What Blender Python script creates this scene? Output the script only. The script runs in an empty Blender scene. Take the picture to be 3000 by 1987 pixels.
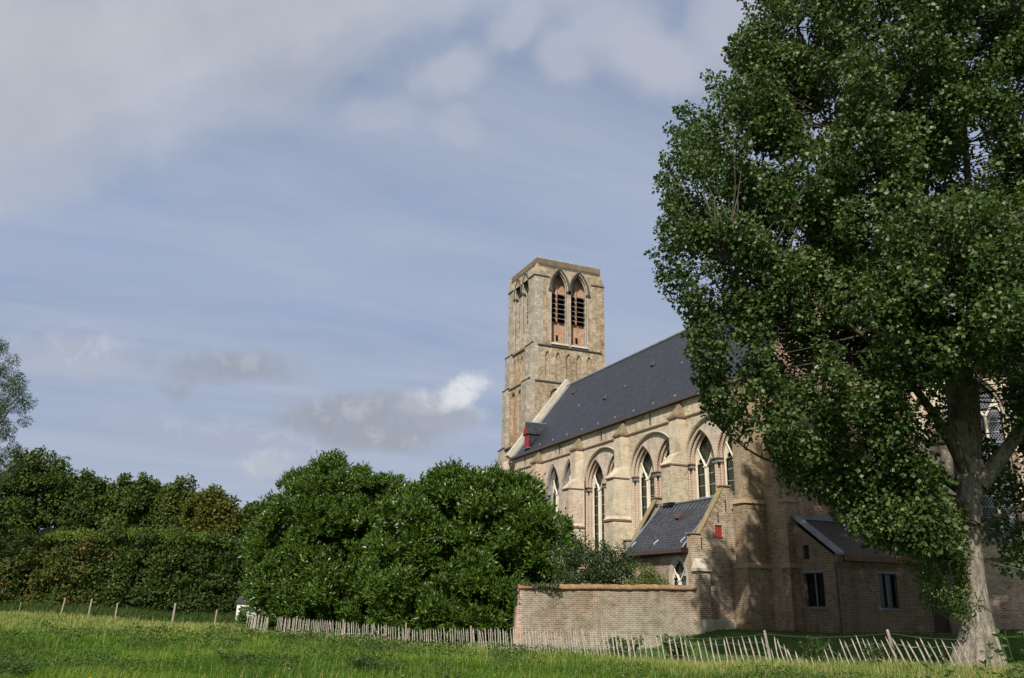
import bpy, bmesh, math, random
import numpy as np
from mathutils import Vector, Matrix
from mathutils.geometry import tessellate_polygon

R = math.radians
random.seed(7)
RNG = np.random.default_rng(11)
scene = bpy.context.scene
COL = scene.collection

# ------------------------------------------------------------------ camera
# world frame: x = across the church, y = along its nave towards the tower, z up
YAW, PITCH, ROLL = R(23.49), math.atan(771.0 / 2475.0), R(-1.063)
CAM = Vector((0, 0, 1.04))
cam_data = bpy.data.cameras.new("camera")
cam = bpy.data.objects.new("camera", cam_data)
COL.objects.link(cam)
cam_data.sensor_fit = 'HORIZONTAL'
cam_data.sensor_width = 36.0
cam_data.lens = 2475.0 / 3000.0 * 36.0
cam_data.clip_start = 0.1
cam_data.clip_end = 6000
cam.matrix_world = (Matrix.Translation(CAM) @ Matrix.Rotation(-YAW, 4, 'Z')
                    @ Matrix.Rotation(R(90) + PITCH, 4, 'X') @ Matrix.Rotation(-ROLL, 4, 'Z'))
scene.camera = cam

# ------------------------------------------------------------------ light, sky, exposure
SUN_AZ, SUN_EL = R(38), R(43)        # azimuth from -y towards -x
sun_dir = Vector((-math.sin(SUN_AZ) * math.cos(SUN_EL), -math.cos(SUN_AZ) * math.cos(SUN_EL), math.sin(SUN_EL)))
sd = bpy.data.lights.new("sun", 'SUN')
sd.energy = 5.0
sd.angle = R(0.53)
sd.color = (1.0, 0.945, 0.85)
sun = bpy.data.objects.new("sun", sd)
COL.objects.link(sun)
sun.rotation_euler = sun_dir.to_track_quat('Z', 'Y').to_euler()
scene.view_settings.view_transform = 'Standard'
scene.view_settings.look = 'None'
EXPOSURE = 0.22
scene.view_settings.exposure = EXPOSURE
scene.view_settings.gamma = 1.0
scene.view_settings.use_curve_mapping = False
scene.cycles.use_denoising = True
scene.cycles.max_bounces = 6
scene.cycles.diffuse_bounces = 3
scene.cycles.glossy_bounces = 2
scene.cycles.transmission_bounces = 3
scene.cycles.transparent_max_bounces = 4


class NT:
    """small helper for writing node trees"""
    def __init__(s, tree):
        s.t = tree

    def n(s, typ, **kw):
        nd = s.t.nodes.new(typ)
        for k, v in kw.items():
            if hasattr(nd, k) and k not in ('inputs',):
                setattr(nd, k, v)
        return nd

    def put(s, sock, v):
        if v is None:
            return
        if isinstance(v, bpy.types.NodeSocket):
            s.t.links.new(v, sock)
        elif isinstance(v, (tuple, list)):
            sock.default_value = (tuple(v) + (1.0,)) if (len(v) == 3 and sock.type == 'RGBA') else v
        else:
            sock.default_value = v

    def m(s, op, a, b=None, c=None, clamp=False):
        nd = s.n('ShaderNodeMath', operation=op, use_clamp=clamp)
        s.put(nd.inputs[0], a); s.put(nd.inputs[1], b)
        if c is not None:
            s.put(nd.inputs[2], c)
        return nd.outputs[0]

    def mix(s, f, a, b, typ='MIX'):
        nd = s.n('ShaderNodeMixRGB', blend_type=typ)
        s.put(nd.inputs[0], f); s.put(nd.inputs[1], a); s.put(nd.inputs[2], b)
        return nd.outputs[0]

    def ramp(s, f, pts, interp='LINEAR'):
        nd = s.n('ShaderNodeValToRGB')
        cr = nd.color_ramp
        cr.interpolation = interp
        while len(cr.elements) < len(pts):
            cr.elements.new(0.5)
        for e, (p, c) in zip(cr.elements, pts):
            e.position = p
            e.color = (c, c, c, 1) if isinstance(c, (int, float)) else tuple(c) + (1,)
        s.put(nd.inputs[0], f)
        return nd.outputs[0]

    def noise(s, vec, scale, detail=4, rough=0.55, dist=0.0):
        nd = s.n('ShaderNodeTexNoise')
        s.put(nd.inputs['Vector'], vec)
        nd.inputs['Scale'].default_value = scale
        nd.inputs['Detail'].default_value = detail
        nd.inputs['Roughness'].default_value = rough
        nd.inputs['Distortion'].default_value = dist
        return nd.outputs['Fac']

    def mapping(s, vec, loc=(0, 0, 0), rot=(0, 0, 0), scale=(1, 1, 1)):
        nd = s.n('ShaderNodeMapping')
        s.put(nd.inputs['Vector'], vec)
        nd.inputs['Location'].default_value = loc
        nd.inputs['Rotation'].default_value = rot
        nd.inputs['Scale'].default_value = scale
        return nd.outputs[0]

    def comb(s, x, y, z):
        nd = s.n('ShaderNodeCombineXYZ')
        s.put(nd.inputs[0], x); s.put(nd.inputs[1], y); s.put(nd.inputs[2], z)
        return nd.outputs[0]


def build_world():
    w = bpy.data.worlds.new("World")
    scene.world = w
    w.use_nodes = True
    t = w.node_tree
    t.nodes.clear()
    k = NT(t)
    out = k.n('ShaderNodeOutputWorld')
    bg = k.n('ShaderNodeBackground')
    t.links.new(bg.outputs[0], out.inputs[0])
    STR = 0.055
    bg.inputs['Strength'].default_value = STR
    sky = k.n('ShaderNodeTexSky')
    sky.sky_type = 'NISHITA'
    sky.sun_disc = False
    sky.sun_elevation = SUN_EL
    sky.sun_rotation = R(180) + SUN_AZ
    sky.air_density = 1.0
    sky.dust_density = 1.4
    sky.ozone_density = 1.0
    tc = k.n('ShaderNodeTexCoord')
    d = tc.outputs['Generated']
    sep = k.n('ShaderNodeSeparateXYZ')
    t.links.new(d, sep.inputs[0])
    X, Y, Z = sep.outputs
    # compass bearing (degrees) and elevation (degrees)
    az = k.m('MULTIPLY', k.m('ARCTAN2', X, Y), 57.2958)
    el = k.m('MULTIPLY', k.m('ARCSINE', Z), 57.2958)
    # a flat cloud deck seen in perspective
    zc = k.m('MAXIMUM', k.m('ADD', Z, 0.06), 0.03)
    deck = k.comb(k.m('DIVIDE', X, zc), k.m('DIVIDE', Y, zc), 0.0)
    ang = k.comb(az, el, 0.0)

    def wht(v):
        return tuple(c / STR / 2 ** EXPOSURE for c in v)

    # domain-warped bearings so that cloud edges billow
    def warped(scale, amp, scale2, amp2, seed):
        v = k.mapping(ang, loc=(seed, seed * 0.7, seed * 1.3))
        n1 = k.n('ShaderNodeTexNoise'); k.put(n1.inputs['Vector'], v); n1.inputs['Scale'].default_value = scale; n1.inputs['Detail'].default_value = 3
        n2 = k.n('ShaderNodeTexNoise'); k.put(n2.inputs['Vector'], v); n2.inputs['Scale'].default_value = scale2; n2.inputs['Detail'].default_value = 7; n2.inputs['Roughness'].default_value = 0.62
        s1 = k.n('ShaderNodeSeparateXYZ'); t.links.new(n1.outputs['Color'], s1.inputs[0])
        s2 = k.n('ShaderNodeSeparateXYZ'); t.links.new(n2.outputs['Color'], s2.inputs[0])
        wx = k.m('ADD', az, k.m('ADD', k.m('MULTIPLY', k.m('SUBTRACT', s1.outputs[0], 0.5), amp), k.m('MULTIPLY', k.m('SUBTRACT', s2.outputs[0], 0.5), amp2)))
        wy = k.m('ADD', el, k.m('ADD', k.m('MULTIPLY', k.m('SUBTRACT', s1.outputs[1], 0.5), amp * 0.6), k.m('MULTIPLY', k.m('SUBTRACT', s2.outputs[1], 0.5), amp2 * 0.7)))
        return wx, wy

    def region(xy, a0, e0, sa, se, rot=0.0):
        da = k.m('SUBTRACT', xy[0], a0)
        de = k.m('SUBTRACT', xy[1], e0)
        c_, s_ = math.cos(R(rot)), math.sin(R(rot))
        u = k.m('ADD', k.m('MULTIPLY', da, c_ / sa), k.m('MULTIPLY', de, s_ / sa))
        v = k.m('ADD', k.m('MULTIPLY', da, -s_ / se), k.m('MULTIPLY', de, c_ / se))
        return k.m('SUBTRACT', 1.0, k.m('SQRT', k.m('ADD', k.m('MULTIPLY', u, u), k.m('MULTIPLY', v, v))))

    # thin veil: streaks of high cloud running away diagonally
    streak = k.noise(k.mapping(deck, rot=(0, 0, R(-42)), scale=(0.55, 2.0, 1)), 1.3, 7, 0.6, 0.6)
    streak2 = k.noise(k.mapping(deck, loc=(3.1, 1.7, 0), rot=(0, 0, R(-15)), scale=(0.8, 1.5, 1)), 0.7, 6, 0.6, 0.4)
    veil = k.ramp(k.m('ADD', k.m('MULTIPLY', streak, 0.55), k.m('MULTIPLY', streak2, 0.55)), [(0.40, 0.0), (0.72, 0.7)])
    low = k.ramp(k.m('DIVIDE', el, 42.0), [(0.0, 0.9), (0.2, 0.6), (0.34, 0.5), (0.48, 0.72), (0.62, 0.55), (0.78, 0.15), (1.0, 0.05)])
    front = k.ramp(k.m('DIVIDE', k.m('ABSOLUTE', k.m('SUBTRACT', az, 20.0)), 180.0), [(0.25, 1.0), (0.5, 0.0)])
    base = k.mix(k.m('MULTIPLY', front, 0.75), sky.outputs[0], wht((0.215, 0.292, 0.475)))
    low2 = k.ramp(k.m('DIVIDE', el, 42.0), [(0.05, 0.75), (0.2, 0.42), (0.32, 0.0)])
    haze = k.mix(k.m('MULTIPLY', low, k.m('ADD', 0.35, k.m('MULTIPLY', front, 0.65))), base, wht((0.385, 0.465, 0.645)))
    haze = k.mix(k.m('MULTIPLY', low2, front), haze, wht((0.435, 0.485, 0.605)))
    c1 = k.mix(veil, haze, wht((0.47, 0.52, 0.63)))

    # big soft bank, upper left: everything above a slanting rim
    big = warped(0.075, 7.0, 0.22, 4.5, 0.0)
    line = k.m('ADD', 26.4 - 0.62 * -4.7, k.m('MULTIPLY', big[0], 0.62))
    over = k.m('SUBTRACT', big[1], line)
    bank_m = k.ramp(k.m('ADD', k.m('MULTIPLY', over, 0.085), 0.36), [(0.12, 0.0), (0.36, 0.55), (0.62, 0.9), (1.0, 1.0)], 'EASE')
    bank_m = k.m('MULTIPLY', bank_m, k.ramp(k.m('DIVIDE', k.m('ADD', az, 60.0), 60.0), [(0.1, 0.0), (0.6, 1.0)]))
    bank_c = k.mix(k.ramp(k.noise(ang, 0.06, 5, 0.55), [(0.35, 0), (0.65, 1)]), wht((0.44, 0.465, 0.53)), wht((0.57, 0.595, 0.66)))
    c2 = k.mix(k.m('MULTIPLY', bank_m, 0.96), c1, bank_c)

    # broken puffs, upper middle and right
    pf = warped(0.16, 4.5, 0.5, 2.2, 5.0)
    c = c2
    for (a0, e0, sa, se, rot, al) in ((18.3, 34.6, 4.0, 2.0, 20, 0.75), (22.8, 37.6, 3.2, 1.9, 30, 0.7), (27.2, 35.6, 4.0, 2.4, -10, 0.7), (34.6, 35.0, 6.0, 2.8, -12, 0.85), (31.0, 37.6, 5.0, 2.2, 0, 0.7),
                                      (13.2, 31.4, 4.5, 1.6, 12, 0.45), (18.8, 31.2, 2.8, 1.8, 0, 0.45), (41.0, 37.0, 5.0, 4.0, 0, 0.8), (26.0, 41.0, 16.0, 3.5, 0, 0.7)):
        mk = k.ramp(region(pf, a0, e0, sa, se, rot), [(0.0, 0.0), (0.65, 1.0)], 'EASE')
        c = k.mix(k.m('MULTIPLY', mk, al), c, wht((0.47, 0.50, 0.59)))

    # low grey cumulus with bright heads
    cu = warped(0.3, 2.4, 1.0, 1.5, 2.0)
    cs = warped(0.45, 1.6, 1.6, 1.0, 9.0)
    LOW = [
        (cu, 6.0, 9.8, 14.0, 1.9, 0, 0.55, (0.41, 0.44, 0.54), 0.9),
        (cu, -4.5, 13.9, 6.5, 2.4, 4, 0.75, (0.45, 0.475, 0.565), 0.9),
        (cu, 4.6, 14.3, 6.4, 1.6, 5, 0.85, (0.335, 0.36, 0.425), 0.75),
        (cu, 1.4, 12.6, 1.8, 1.1, 0, 0.6, (0.335, 0.365, 0.435), 0.8),
        (cu, 14.2, 11.6, 8.0, 2.3, 3, 0.95, (0.335, 0.360, 0.42), 0.5),
        (cu, 15.2, 10.2, 5.0, 1.3, 0, 0.8, (0.35, 0.375, 0.435), 0.7),
        (cu, 19.5, 12.0, 3.6, 1.3, 6, 0.7, (0.40, 0.425, 0.50), 0.7),
        (cs, 18.0, 12.9, 3.3, 1.2, 8, 0.75, (0.48, 0.50, 0.56), 0.6),
        (cs, 20.2, 13.6, 2.5, 1.35, 26, 1.0, (0.72, 0.74, 0.78), 0.6),
        (cs, 7.6, 8.2, 2.6, 1.3, 10, 0.8, (0.49, 0.51, 0.58), 0.7),
        (cu, 24.0, 7.6, 8.0, 1.4, 0, 0.4, (0.43, 0.46, 0.55), 0.9),
    ]
    tex = k.noise(ang, 0.55, 8, 0.62, 0.6)
    for (xy, a0, e0, sa, se, rot, al, tone, soft) in LOW:
        mk = k.ramp(region(xy, a0, e0, sa, se, rot), [(0.0, 0.0), (soft, 1.0)], 'EASE')
        mk = k.m('MULTIPLY', mk, k.ramp(tex, [(0.28, 0.55), (0.5, 1.0)]))
        # heads catch the sun, bases stay grey
        lift = k.m('ADD', k.m('MULTIPLY', k.m('SUBTRACT', xy[1], e0), 0.22 / se), k.m('MULTIPLY', k.m('SUBTRACT', tex, 0.5), 1.5))
        tn = k.mix(k.ramp(lift, [(-0.0, 0.0), (0.45, 1.0)]), wht(tone), wht(tuple(min(0.78, q * 1.32 + 0.03) for q in tone)))
        c = k.mix(k.m('MULTIPLY', mk, al), c, tn)
    t.links.new(c, bg.inputs['Color'])


build_world()


# ------------------------------------------------------------------ coordinates
SY, CY = math.sin(YAW), math.cos(YAW)


def W(f, r, z=0.0):
    """metres ahead of the viewpoint and to its right -> world"""
    return Vector((f * SY + r * CY, f * CY - r * SY, z))


def Wn(f, r, z):
    return np.stack([f * SY + r * CY, f * CY - r * SY, z], axis=-1)


def smooth(a, b, x):
    t = np.clip((x - a) / (b - a), 0, 1)
    return t * t * (3 - 2 * t)


FENCE = [(-16.9, 58.0), (-9.4, 50.0), (-2.2, 42.5), (0.3, 38.5), (2.5, 34.8), (3.8, 31.6), (7.1, 30.0), (8.63, 28.6), (10.7, 26.5), (12.8, 24.2), (14.2, 23.4)]
FENCE_Z = [-0.98, -1.08, -1.12, -1.0, -0.85, -0.80, -0.83, -0.70, -0.56, -0.52, -0.50]


def ground_h(f, r):
    f = np.asarray(f, float); r = np.asarray(r, float)
    fx = np.interp(r, [p[0] for p in FENCE], [p[1] for p in FENCE])
    fz = np.interp(r, [p[0] for p in FENCE], FENCE_Z)
    near = -0.98 + 0.34 * smooth(4, 13, r) + 0.06 * np.sin(f * 0.35 + 1.0) * np.sin(r * 0.27)
    wgt = smooth(10, 1.5, np.abs(fx - f))
    z = near * (1 - wgt) + fz * wgt
    z = z + 0.52 * smooth(-22, -36, r) * smooth(25, 62, f)
    x = f * SY + r * CY
    y = f * CY - r * SY
    # rises to the church
    dx = np.maximum(26.4 - x, 0); dy = np.maximum(29.4 - y, 0)
    dch = np.sqrt(dx * dx + dy * dy)
    z = z + (-0.04 - z) * smooth(4.2, 0.2, dch)
    z = z + 0.25 * smooth(37.5, 41.0, x) * smooth(20, 30, y)
    return z


# ------------------------------------------------------------------ mesh building
class MB:
    """collects faces (with UVs in metres) and links them as one mesh object"""
    def __init__(s):
        s.v, s.f, s.mi, s.uv = [], [], [], []

    def face(s, pts, mi=0, uv=None):
        i0 = len(s.v)
        s.v += [tuple(p) for p in pts]
        s.f.append(list(range(i0, i0 + len(pts))))
        s.mi.append(mi)
        s.uv.append(uv)

    def box(s, lo, hi, mi=0, M=None):
        x0, y0, z0 = lo; x1, y1, z1 = hi
        P = [Vector(p) for p in ((x0, y0, z0), (x1, y0, z0), (x1, y1, z0), (x0, y1, z0), (x0, y0, z1), (x1, y0, z1), (x1, y1, z1), (x0, y1, z1))]
        if M is not None:
            P = [M @ p for p in P]
        for q in ((0, 3, 2, 1), (4, 5, 6, 7), (0, 1, 5, 4), (1, 2, 6, 5), (2, 3, 7, 6), (3, 0, 4, 7)):
            s.face([P[i] for i in q], mi)

    def prism(s, poly, vec, mi=0, cap=True):
        """poly: list of 3D points; extruded by vec"""
        a = [Vector(p) for p in poly]
        vec = Vector(vec)
        b = [p + vec for p in a]
        n = len(a)
        for i in range(n):
            j = (i + 1) % n
            s.face([a[i], a[j], b[j], b[i]], mi)
        if cap:
            s.face(a[::-1], mi)
            s.face(b, mi)

    def hull(s, bottom, top, mi=0, capb=True, capt=True):
        """two loops of the same length"""
        n = len(bottom)
        for i in range(n):
            j = (i + 1) % n
            s.face([bottom[i], bottom[j], top[j], top[i]], mi)
        if capb:
            s.face(list(bottom)[::-1], mi)
        if capt:
            s.face(list(top), mi)

    def tube(s, pts, rad, seg=6, mi=0, cap=False, stripe=None):
        pts = [Vector(p) for p in pts]
        if not isinstance(rad, (list, tuple, np.ndarray)):
            rad = [rad] * len(pts)
        rings = []
        prev = None
        L = 0
        Ls = []
        for i, p in enumerate(pts):
            a = pts[max(i - 1, 0)]; b = pts[min(i + 1, len(pts) - 1)]
            tdir = (b - a).normalized()
            if prev is None:
                ref = Vector((0, 0, 1)) if abs(tdir.z) < 0.9 else Vector((1, 0, 0))
                u = tdir.cross(ref).normalized()
            else:
                u = (prev - tdir * prev.dot(tdir)).normalized()
            prev = u
            w = tdir.cross(u)
            if i:
                L += (p - pts[i - 1]).length
            Ls.append(L)
            rings.append([p + (u * math.cos(2 * math.pi * j / seg) + w * math.sin(2 * math.pi * j / seg)) * rad[i] for j in range(seg)])
        for i in range(len(rings) - 1):
            for j in range(seg):
                j2 = (j + 1) % seg
                uv = None
                if stripe is not None:
                    uv = [(Ls[i], 0), (Ls[i], 0), (Ls[i + 1], 0), (Ls[i + 1], 0)]
                    uv = [(a_ / stripe, b_) for a_, b_ in uv]
                s.face([rings[i][j], rings[i][j2], rings[i + 1][j2], rings[i + 1][j]], mi, uv)
        if cap:
            s.face(rings[0][::-1], mi); s.face(rings[-1], mi)

    def build(s, name, mats, parent=None, smooth_=False):
        me = bpy.data.meshes.new(name)
        me.from_pydata(s.v, [], s.f)
        if not isinstance(mats, (list, tuple)):
            mats = [mats]
        for m in mats:
            me.materials.append(m)
        me.polygons.foreach_set('material_index', s.mi)
        uvl = me.uv_layers.new(name="UVMap")
        V = np.array(s.v, float)
        uvs = np.zeros((len(me.loops), 2))
        li = 0
        for f, uv in zip(s.f, s.uv):
            n = len(f)
            if uv is not None:
                uvs[li:li + n] = uv
            else:
                P = V[f]
                nn = np.zeros(3)
                for a in range(1, n - 1):
                    nn += np.cross(P[a] - P[0], P[a + 1] - P[0])
                ln = np.linalg.norm(nn)
                nn = nn / ln if ln > 1e-12 else np.array([0, 0, 1.0])
                if abs(nn[2]) > 0.97:
                    uvs[li:li + n] = P[:, :2]
                else:
                    if nn[2] < 0:
                        nn = -nn
                    elif abs(nn[2]) < 1e-3 and (nn[0] + 0.37 * nn[1]) > 0:
                        nn = -nn
                    tt = np.array([-nn[1], nn[0], 0]); tt /= np.linalg.norm(tt)
                    bb = np.cross(nn, tt)
                    if bb[2] < 0:
                        bb = -bb
                    uvs[li:li + n, 0] = P @ tt
                    uvs[li:li + n, 1] = P @ bb
            li += n
        uvl.data.foreach_set('uv', uvs.ravel())
        if smooth_:
            me.polygons.foreach_set('use_smooth', [True] * len(me.polygons))
        me.update()
        o = bpy.data.objects.new(name, me)
        COL.objects.link(o)
        if parent is not None:
            o.parent = parent
        return o


def soup(name, verts, faces, mat, parent=None, tint=None, smooth_=False):
    """fast mesh from arrays; faces (n,k); tint = value per vertex"""
    me = bpy.data.meshes.new(name)
    nv, (nf, kf) = len(verts), faces.shape
    me.vertices.add(nv)
    me.vertices.foreach_set('co', np.ascontiguousarray(verts, dtype=np.float32).ravel())
    me.loops.add(nf * kf)
    me.loops.foreach_set('vertex_index', np.ascontiguousarray(faces, dtype=np.int32).ravel())
    me.polygons.add(nf)
    me.polygons.foreach_set('loop_start', np.arange(0, nf * kf, kf, dtype=np.int32))
    me.polygons.foreach_set('loop_total', np.full(nf, kf, dtype=np.int32))
    if smooth_:
        me.polygons.foreach_set('use_smooth', np.ones(nf, dtype=bool))
    if tint is not None:
        at = me.attributes.new('tint', 'FLOAT', 'POINT')
        at.data.foreach_set('value', np.ascontiguousarray(tint, dtype=np.float32))
    me.materials.append(mat)
    me.update(calc_edges=True)
    o = bpy.data.objects.new(name, me)
    COL.objects.link(o)
    if parent is not None:
        o.parent = parent
    return o


def tag(o, label=None, cat=None, group=None, kind=None):
    if label: o['label'] = label
    if cat: o['category'] = cat
    if group: o['group'] = group
    if kind: o['kind'] = kind
    return o


def thing(name, label, cat, group=None):
    o = bpy.data.objects.new(name, None)
    o.empty_display_size = 0.5
    COL.objects.link(o)
    return tag(o, label, cat, group)


def arch(c, w, zs, rise, z0, n=10):
    """outline of a pointed opening: centre c, half width w, springing zs, rise, sill z0 (counter-clockwise from sill left)"""
    rad = (w * w + rise * rise) / (2 * w)
    pts = [(c - w, z0), (c + w, z0)]
    a1 = math.asin(min(1, rise / rad))
    if rise < w:                      # flatter than a half circle: treat as segment of an ellipse
        for i in range(2 * n + 1):
            a = math.pi * i / (2 * n)
            pts.append((c + w * math.cos(a), zs + rise * math.sin(a)))
        return pts
    for i in range(n + 1):
        a = a1 * i / n
        pts.append((c + w - rad + rad * math.cos(a), zs + rad * math.sin(a)))
    for i in range(n - 1, -1, -1):
        a = a1 * i / n
        pts.append((c - w + rad - rad * math.cos(a), zs + rad * math.sin(a)))
    return pts


class Plane:
    """a wall plane: origin, u direction (horizontal), outward normal"""
    def __init__(s, o, u, n):
        s.o, s.u, s.n = Vector(o), Vector(u).normalized(), Vector(n).normalized()

    def p(s, u, z, d=0.0):
        q = s.o + s.u * u - s.n * d
        return Vector((q.x, q.y, z + s.o.z))

    def panel(s, mb, outline, holes=(), depth=0.0, mi=0, reveal=0.15, mr=None, stripe=False, scale=None):
        loops = [outline] + list(holes)
        L3 = [[Vector((a, b, 0)) for a, b in lp] for lp in loops]
        flat = [q for lp in loops for q in lp]
        for t in tessellate_polygon(L3):
            P = [s.p(flat[i][0], flat[i][1], depth) for i in t]
            nn = (P[1] - P[0]).cross(P[2] - P[0])
            if nn.length < 1e-9:
                continue
            if nn.dot(s.n) < 0:
                P = P[::-1]
            mb.face(P, mi)
        if reveal:
            for h in holes:
                s.reveal(mb, h, depth, reveal, mi if mr is None else mr, stripe)

    def reveal(s, mb, h, depth, reveal, mi, stripe=False):
        n = len(h)
        L = 0
        for i in range(n):
            a, b = h[i], h[(i + 1) % n]
            dl = math.hypot(b[0] - a[0], b[1] - a[1])
            uv = None
            if stripe:
                # long straight runs keep going at the same pitch
                uv = [(0, L), (0, L + dl), (reveal, L + dl), (reveal, L)]
                uv = [(y_ / 0.16, x_ / 0.16) for x_, y_ in uv]
            mb.face([s.p(a[0], a[1], depth), s.p(b[0], b[1], depth), s.p(b[0], b[1], depth + reveal), s.p(a[0], a[1], depth + reveal)], mi, uv)
            L += dl

    def box(s, mb, u0, u1, z0, z1, d0, d1, mi=0):
        P = [s.p(u, z, d) for d in (d0, d1) for u, z in ((u0, z0), (u1, z0), (u1, z1), (u0, z1))]
        for q in ((0, 1, 2, 3), (7, 6, 5, 4), (0, 4, 5, 1), (1, 5, 6, 2), (2, 6, 7, 3), (3, 7, 4, 0)):
            mb.face([P[i] for i in q], mi)


# ------------------------------------------------------------------ materials
def mat_new(name):
    m = bpy.data.materials.new(name)
    m.use_nodes = True
    t = m.node_tree
    t.nodes.clear()
    k = NT(t)
    out = k.n('ShaderNodeOutputMaterial')
    bs = k.n('ShaderNodeBsdfPrincipled')
    t.links.new(bs.outputs[0], out.inputs[0])
    return m, k, bs, out


def setp(k, bs, col=None, rough=None, spec=None, metal=None):
    if col is not None: k.put(bs.inputs['Base Color'], col)
    if rough is not None: k.put(bs.inputs['Roughness'], rough)
    if spec is not None: k.put(bs.inputs['Specular IOR Level'], spec)
    if metal is not None: k.put(bs.inputs['Metallic'], metal)


def bump(k, bs, h, strength=0.4, dist=0.02):
    b = k.n('ShaderNodeBump')
    b.inputs['Strength'].default_value = strength
    b.inputs['Distance'].default_value = dist
    k.put(b.inputs['Height'], h)
    k.t.links.new(b.outputs[0], bs.inputs['Normal'])


def brick_mat(name, cols, mortar, patch=None, w=0.25, h=0.088, msize=0.013, stain=(0.55, 0.5, 0.42), stain_amt=0.5, seed=0.0, green=0.0, contrast=1.0):
    m, k, bs, out = mat_new(name)
    uv = k.n('ShaderNodeUVMap').outputs[0]
    geo = k.n('ShaderNodeNewGeometry').outputs['Position']
    pos = k.mapping(geo, loc=(seed, seed * 1.7, seed * 0.6))
    warp = k.n('ShaderNodeVectorMath', operation='ADD')
    nz = k.n('ShaderNodeTexNoise'); k.put(nz.inputs['Vector'], pos); nz.inputs['Scale'].default_value = 1.1
    sc = k.n('ShaderNodeVectorMath', operation='SCALE'); k.t.links.new(nz.outputs['Color'], sc.inputs[0]); sc.inputs['Scale'].default_value = 0.02
    k.t.links.new(uv, warp.inputs[0]); k.t.links.new(sc.outputs[0], warp.inputs[1])
    br = k.n('ShaderNodeTexBrick')
    br.offset = 0.5
    k.t.links.new(warp.outputs[0], br.inputs['Vector'])
    br.inputs['Scale'].default_value = 1.0
    br.inputs['Brick Width'].default_value = w
    br.inputs['Row Height'].default_value = h
    br.inputs['Mortar Size'].default_value = msize
    br.inputs['Mortar Smooth'].default_value = 0.3
    br.inputs['Bias'].default_value = 0.0
    k.put(br.inputs['Color1'], (0, 0, 0)); k.put(br.inputs['Color2'], (1, 1, 1)); k.put(br.inputs['Mortar'], (0.5, 0.5, 0.5))
    # colour of each brick from the random grey the texture gives it
    per = k.ramp(br.outputs['Color'], [(i / max(1, len(cols) - 1), c) for i, c in enumerate(cols)])
    fine = k.noise(pos, 34.0, 3, 0.7)
    big = k.noise(pos, 0.42, 5, 0.62, 0.4)
    med = k.noise(pos, 2.3, 5, 0.65)
    c = per
    if patch is not None:
        c = k.mix(k.ramp(big, [(0.44, 0.0), (0.62, 0.8)]), c, patch, 'MIX')
    c = k.mix(br.outputs['Fac'], c, mortar)
    c = k.mix(k.ramp(k.m('MULTIPLY', big, k.m('ADD', med, 0.5)), [(0.36, stain_amt), (0.62, 0.0)]), c, stain, 'MULTIPLY')
    drip = k.noise(k.mapping(pos, scale=(1.7, 1.7, 0.16)), 1.0, 6, 0.65)
    c = k.mix(k.ramp(drip, [(0.50, 0.0), (0.70, 0.55)]), c, (0.50, 0.46, 0.40), 'MULTIPLY')
    c = k.mix(0.55 * contrast, c, k.ramp(fine, [(0.3, 0.5), (0.7, 1.45)]), 'MULTIPLY')
    c = k.mix(0.5 * contrast, c, k.ramp(med, [(0.3, 0.68), (0.72, 1.28)]), 'MULTIPLY')
    if green > 0:
        c = k.mix(k.ramp(k.noise(pos, 0.9, 6, 0.7), [(0.56, 0.0), (0.72, green)]), c, (0.16, 0.17, 0.07))
    setp(k, bs, c, 0.92, 0.2)
    bump(k, bs, k.m('ADD', k.m('MULTIPLY', br.outputs['Fac'], -0.6), k.m('MULTIPLY', fine, 0.7)), 0.7, 0.02)
    return m


def stone_mat(name, c1, c2, scale=1.6, block=None, rough=0.9, lichen=None, lich_amt=0.6, bmp=0.4):
    m, k, bs, out = mat_new(name)
    geo = k.n('ShaderNodeNewGeometry').outputs['Position']
    uv = k.n('ShaderNodeUVMap').outputs[0]
    n1 = k.noise(geo, scale, 6, 0.65, 0.2)
    n2 = k.noise(geo, scale * 14, 4, 0.7)
    c = k.mix(k.ramp(n1, [(0.3, 0.0), (0.7, 1.0)]), c1, c2)
    c = k.mix(0.6, c, k.ramp(n2, [(0.3, 0.6), (0.7, 1.35)]), 'MULTIPLY')
    hgt = n2
    if block:
        br = k.n('ShaderNodeTexBrick')
        k.t.links.new(uv, br.inputs['Vector'])
        br.inputs['Scale'].default_value = 1.0
        br.inputs['Brick Width'].default_value = block[0]
        br.inputs['Row Height'].default_value = block[1]
        br.inputs['Mortar Size'].default_value = 0.012
        k.put(br.inputs['Color1'], (0.72, 0.72, 0.72)); k.put(br.inputs['Color2'], (1.2, 1.2, 1.2)); k.put(br.inputs['Mortar'], (0.6, 0.6, 0.6))
        c = k.mix(0.9, c, br.outputs['Color'], 'MULTIPLY')
        hgt = k.m('SUBTRACT', n2, br.outputs['Fac'])
    if lichen:
        c = k.mix(k.ramp(k.noise(geo, scale * 2.2, 6, 0.7), [(0.5, 0.0), (0.64, lich_amt)]), c, lichen)
    setp(k, bs, c, rough, 0.25)
    bump(k, bs, hgt, bmp, 0.02)
    return m


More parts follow.
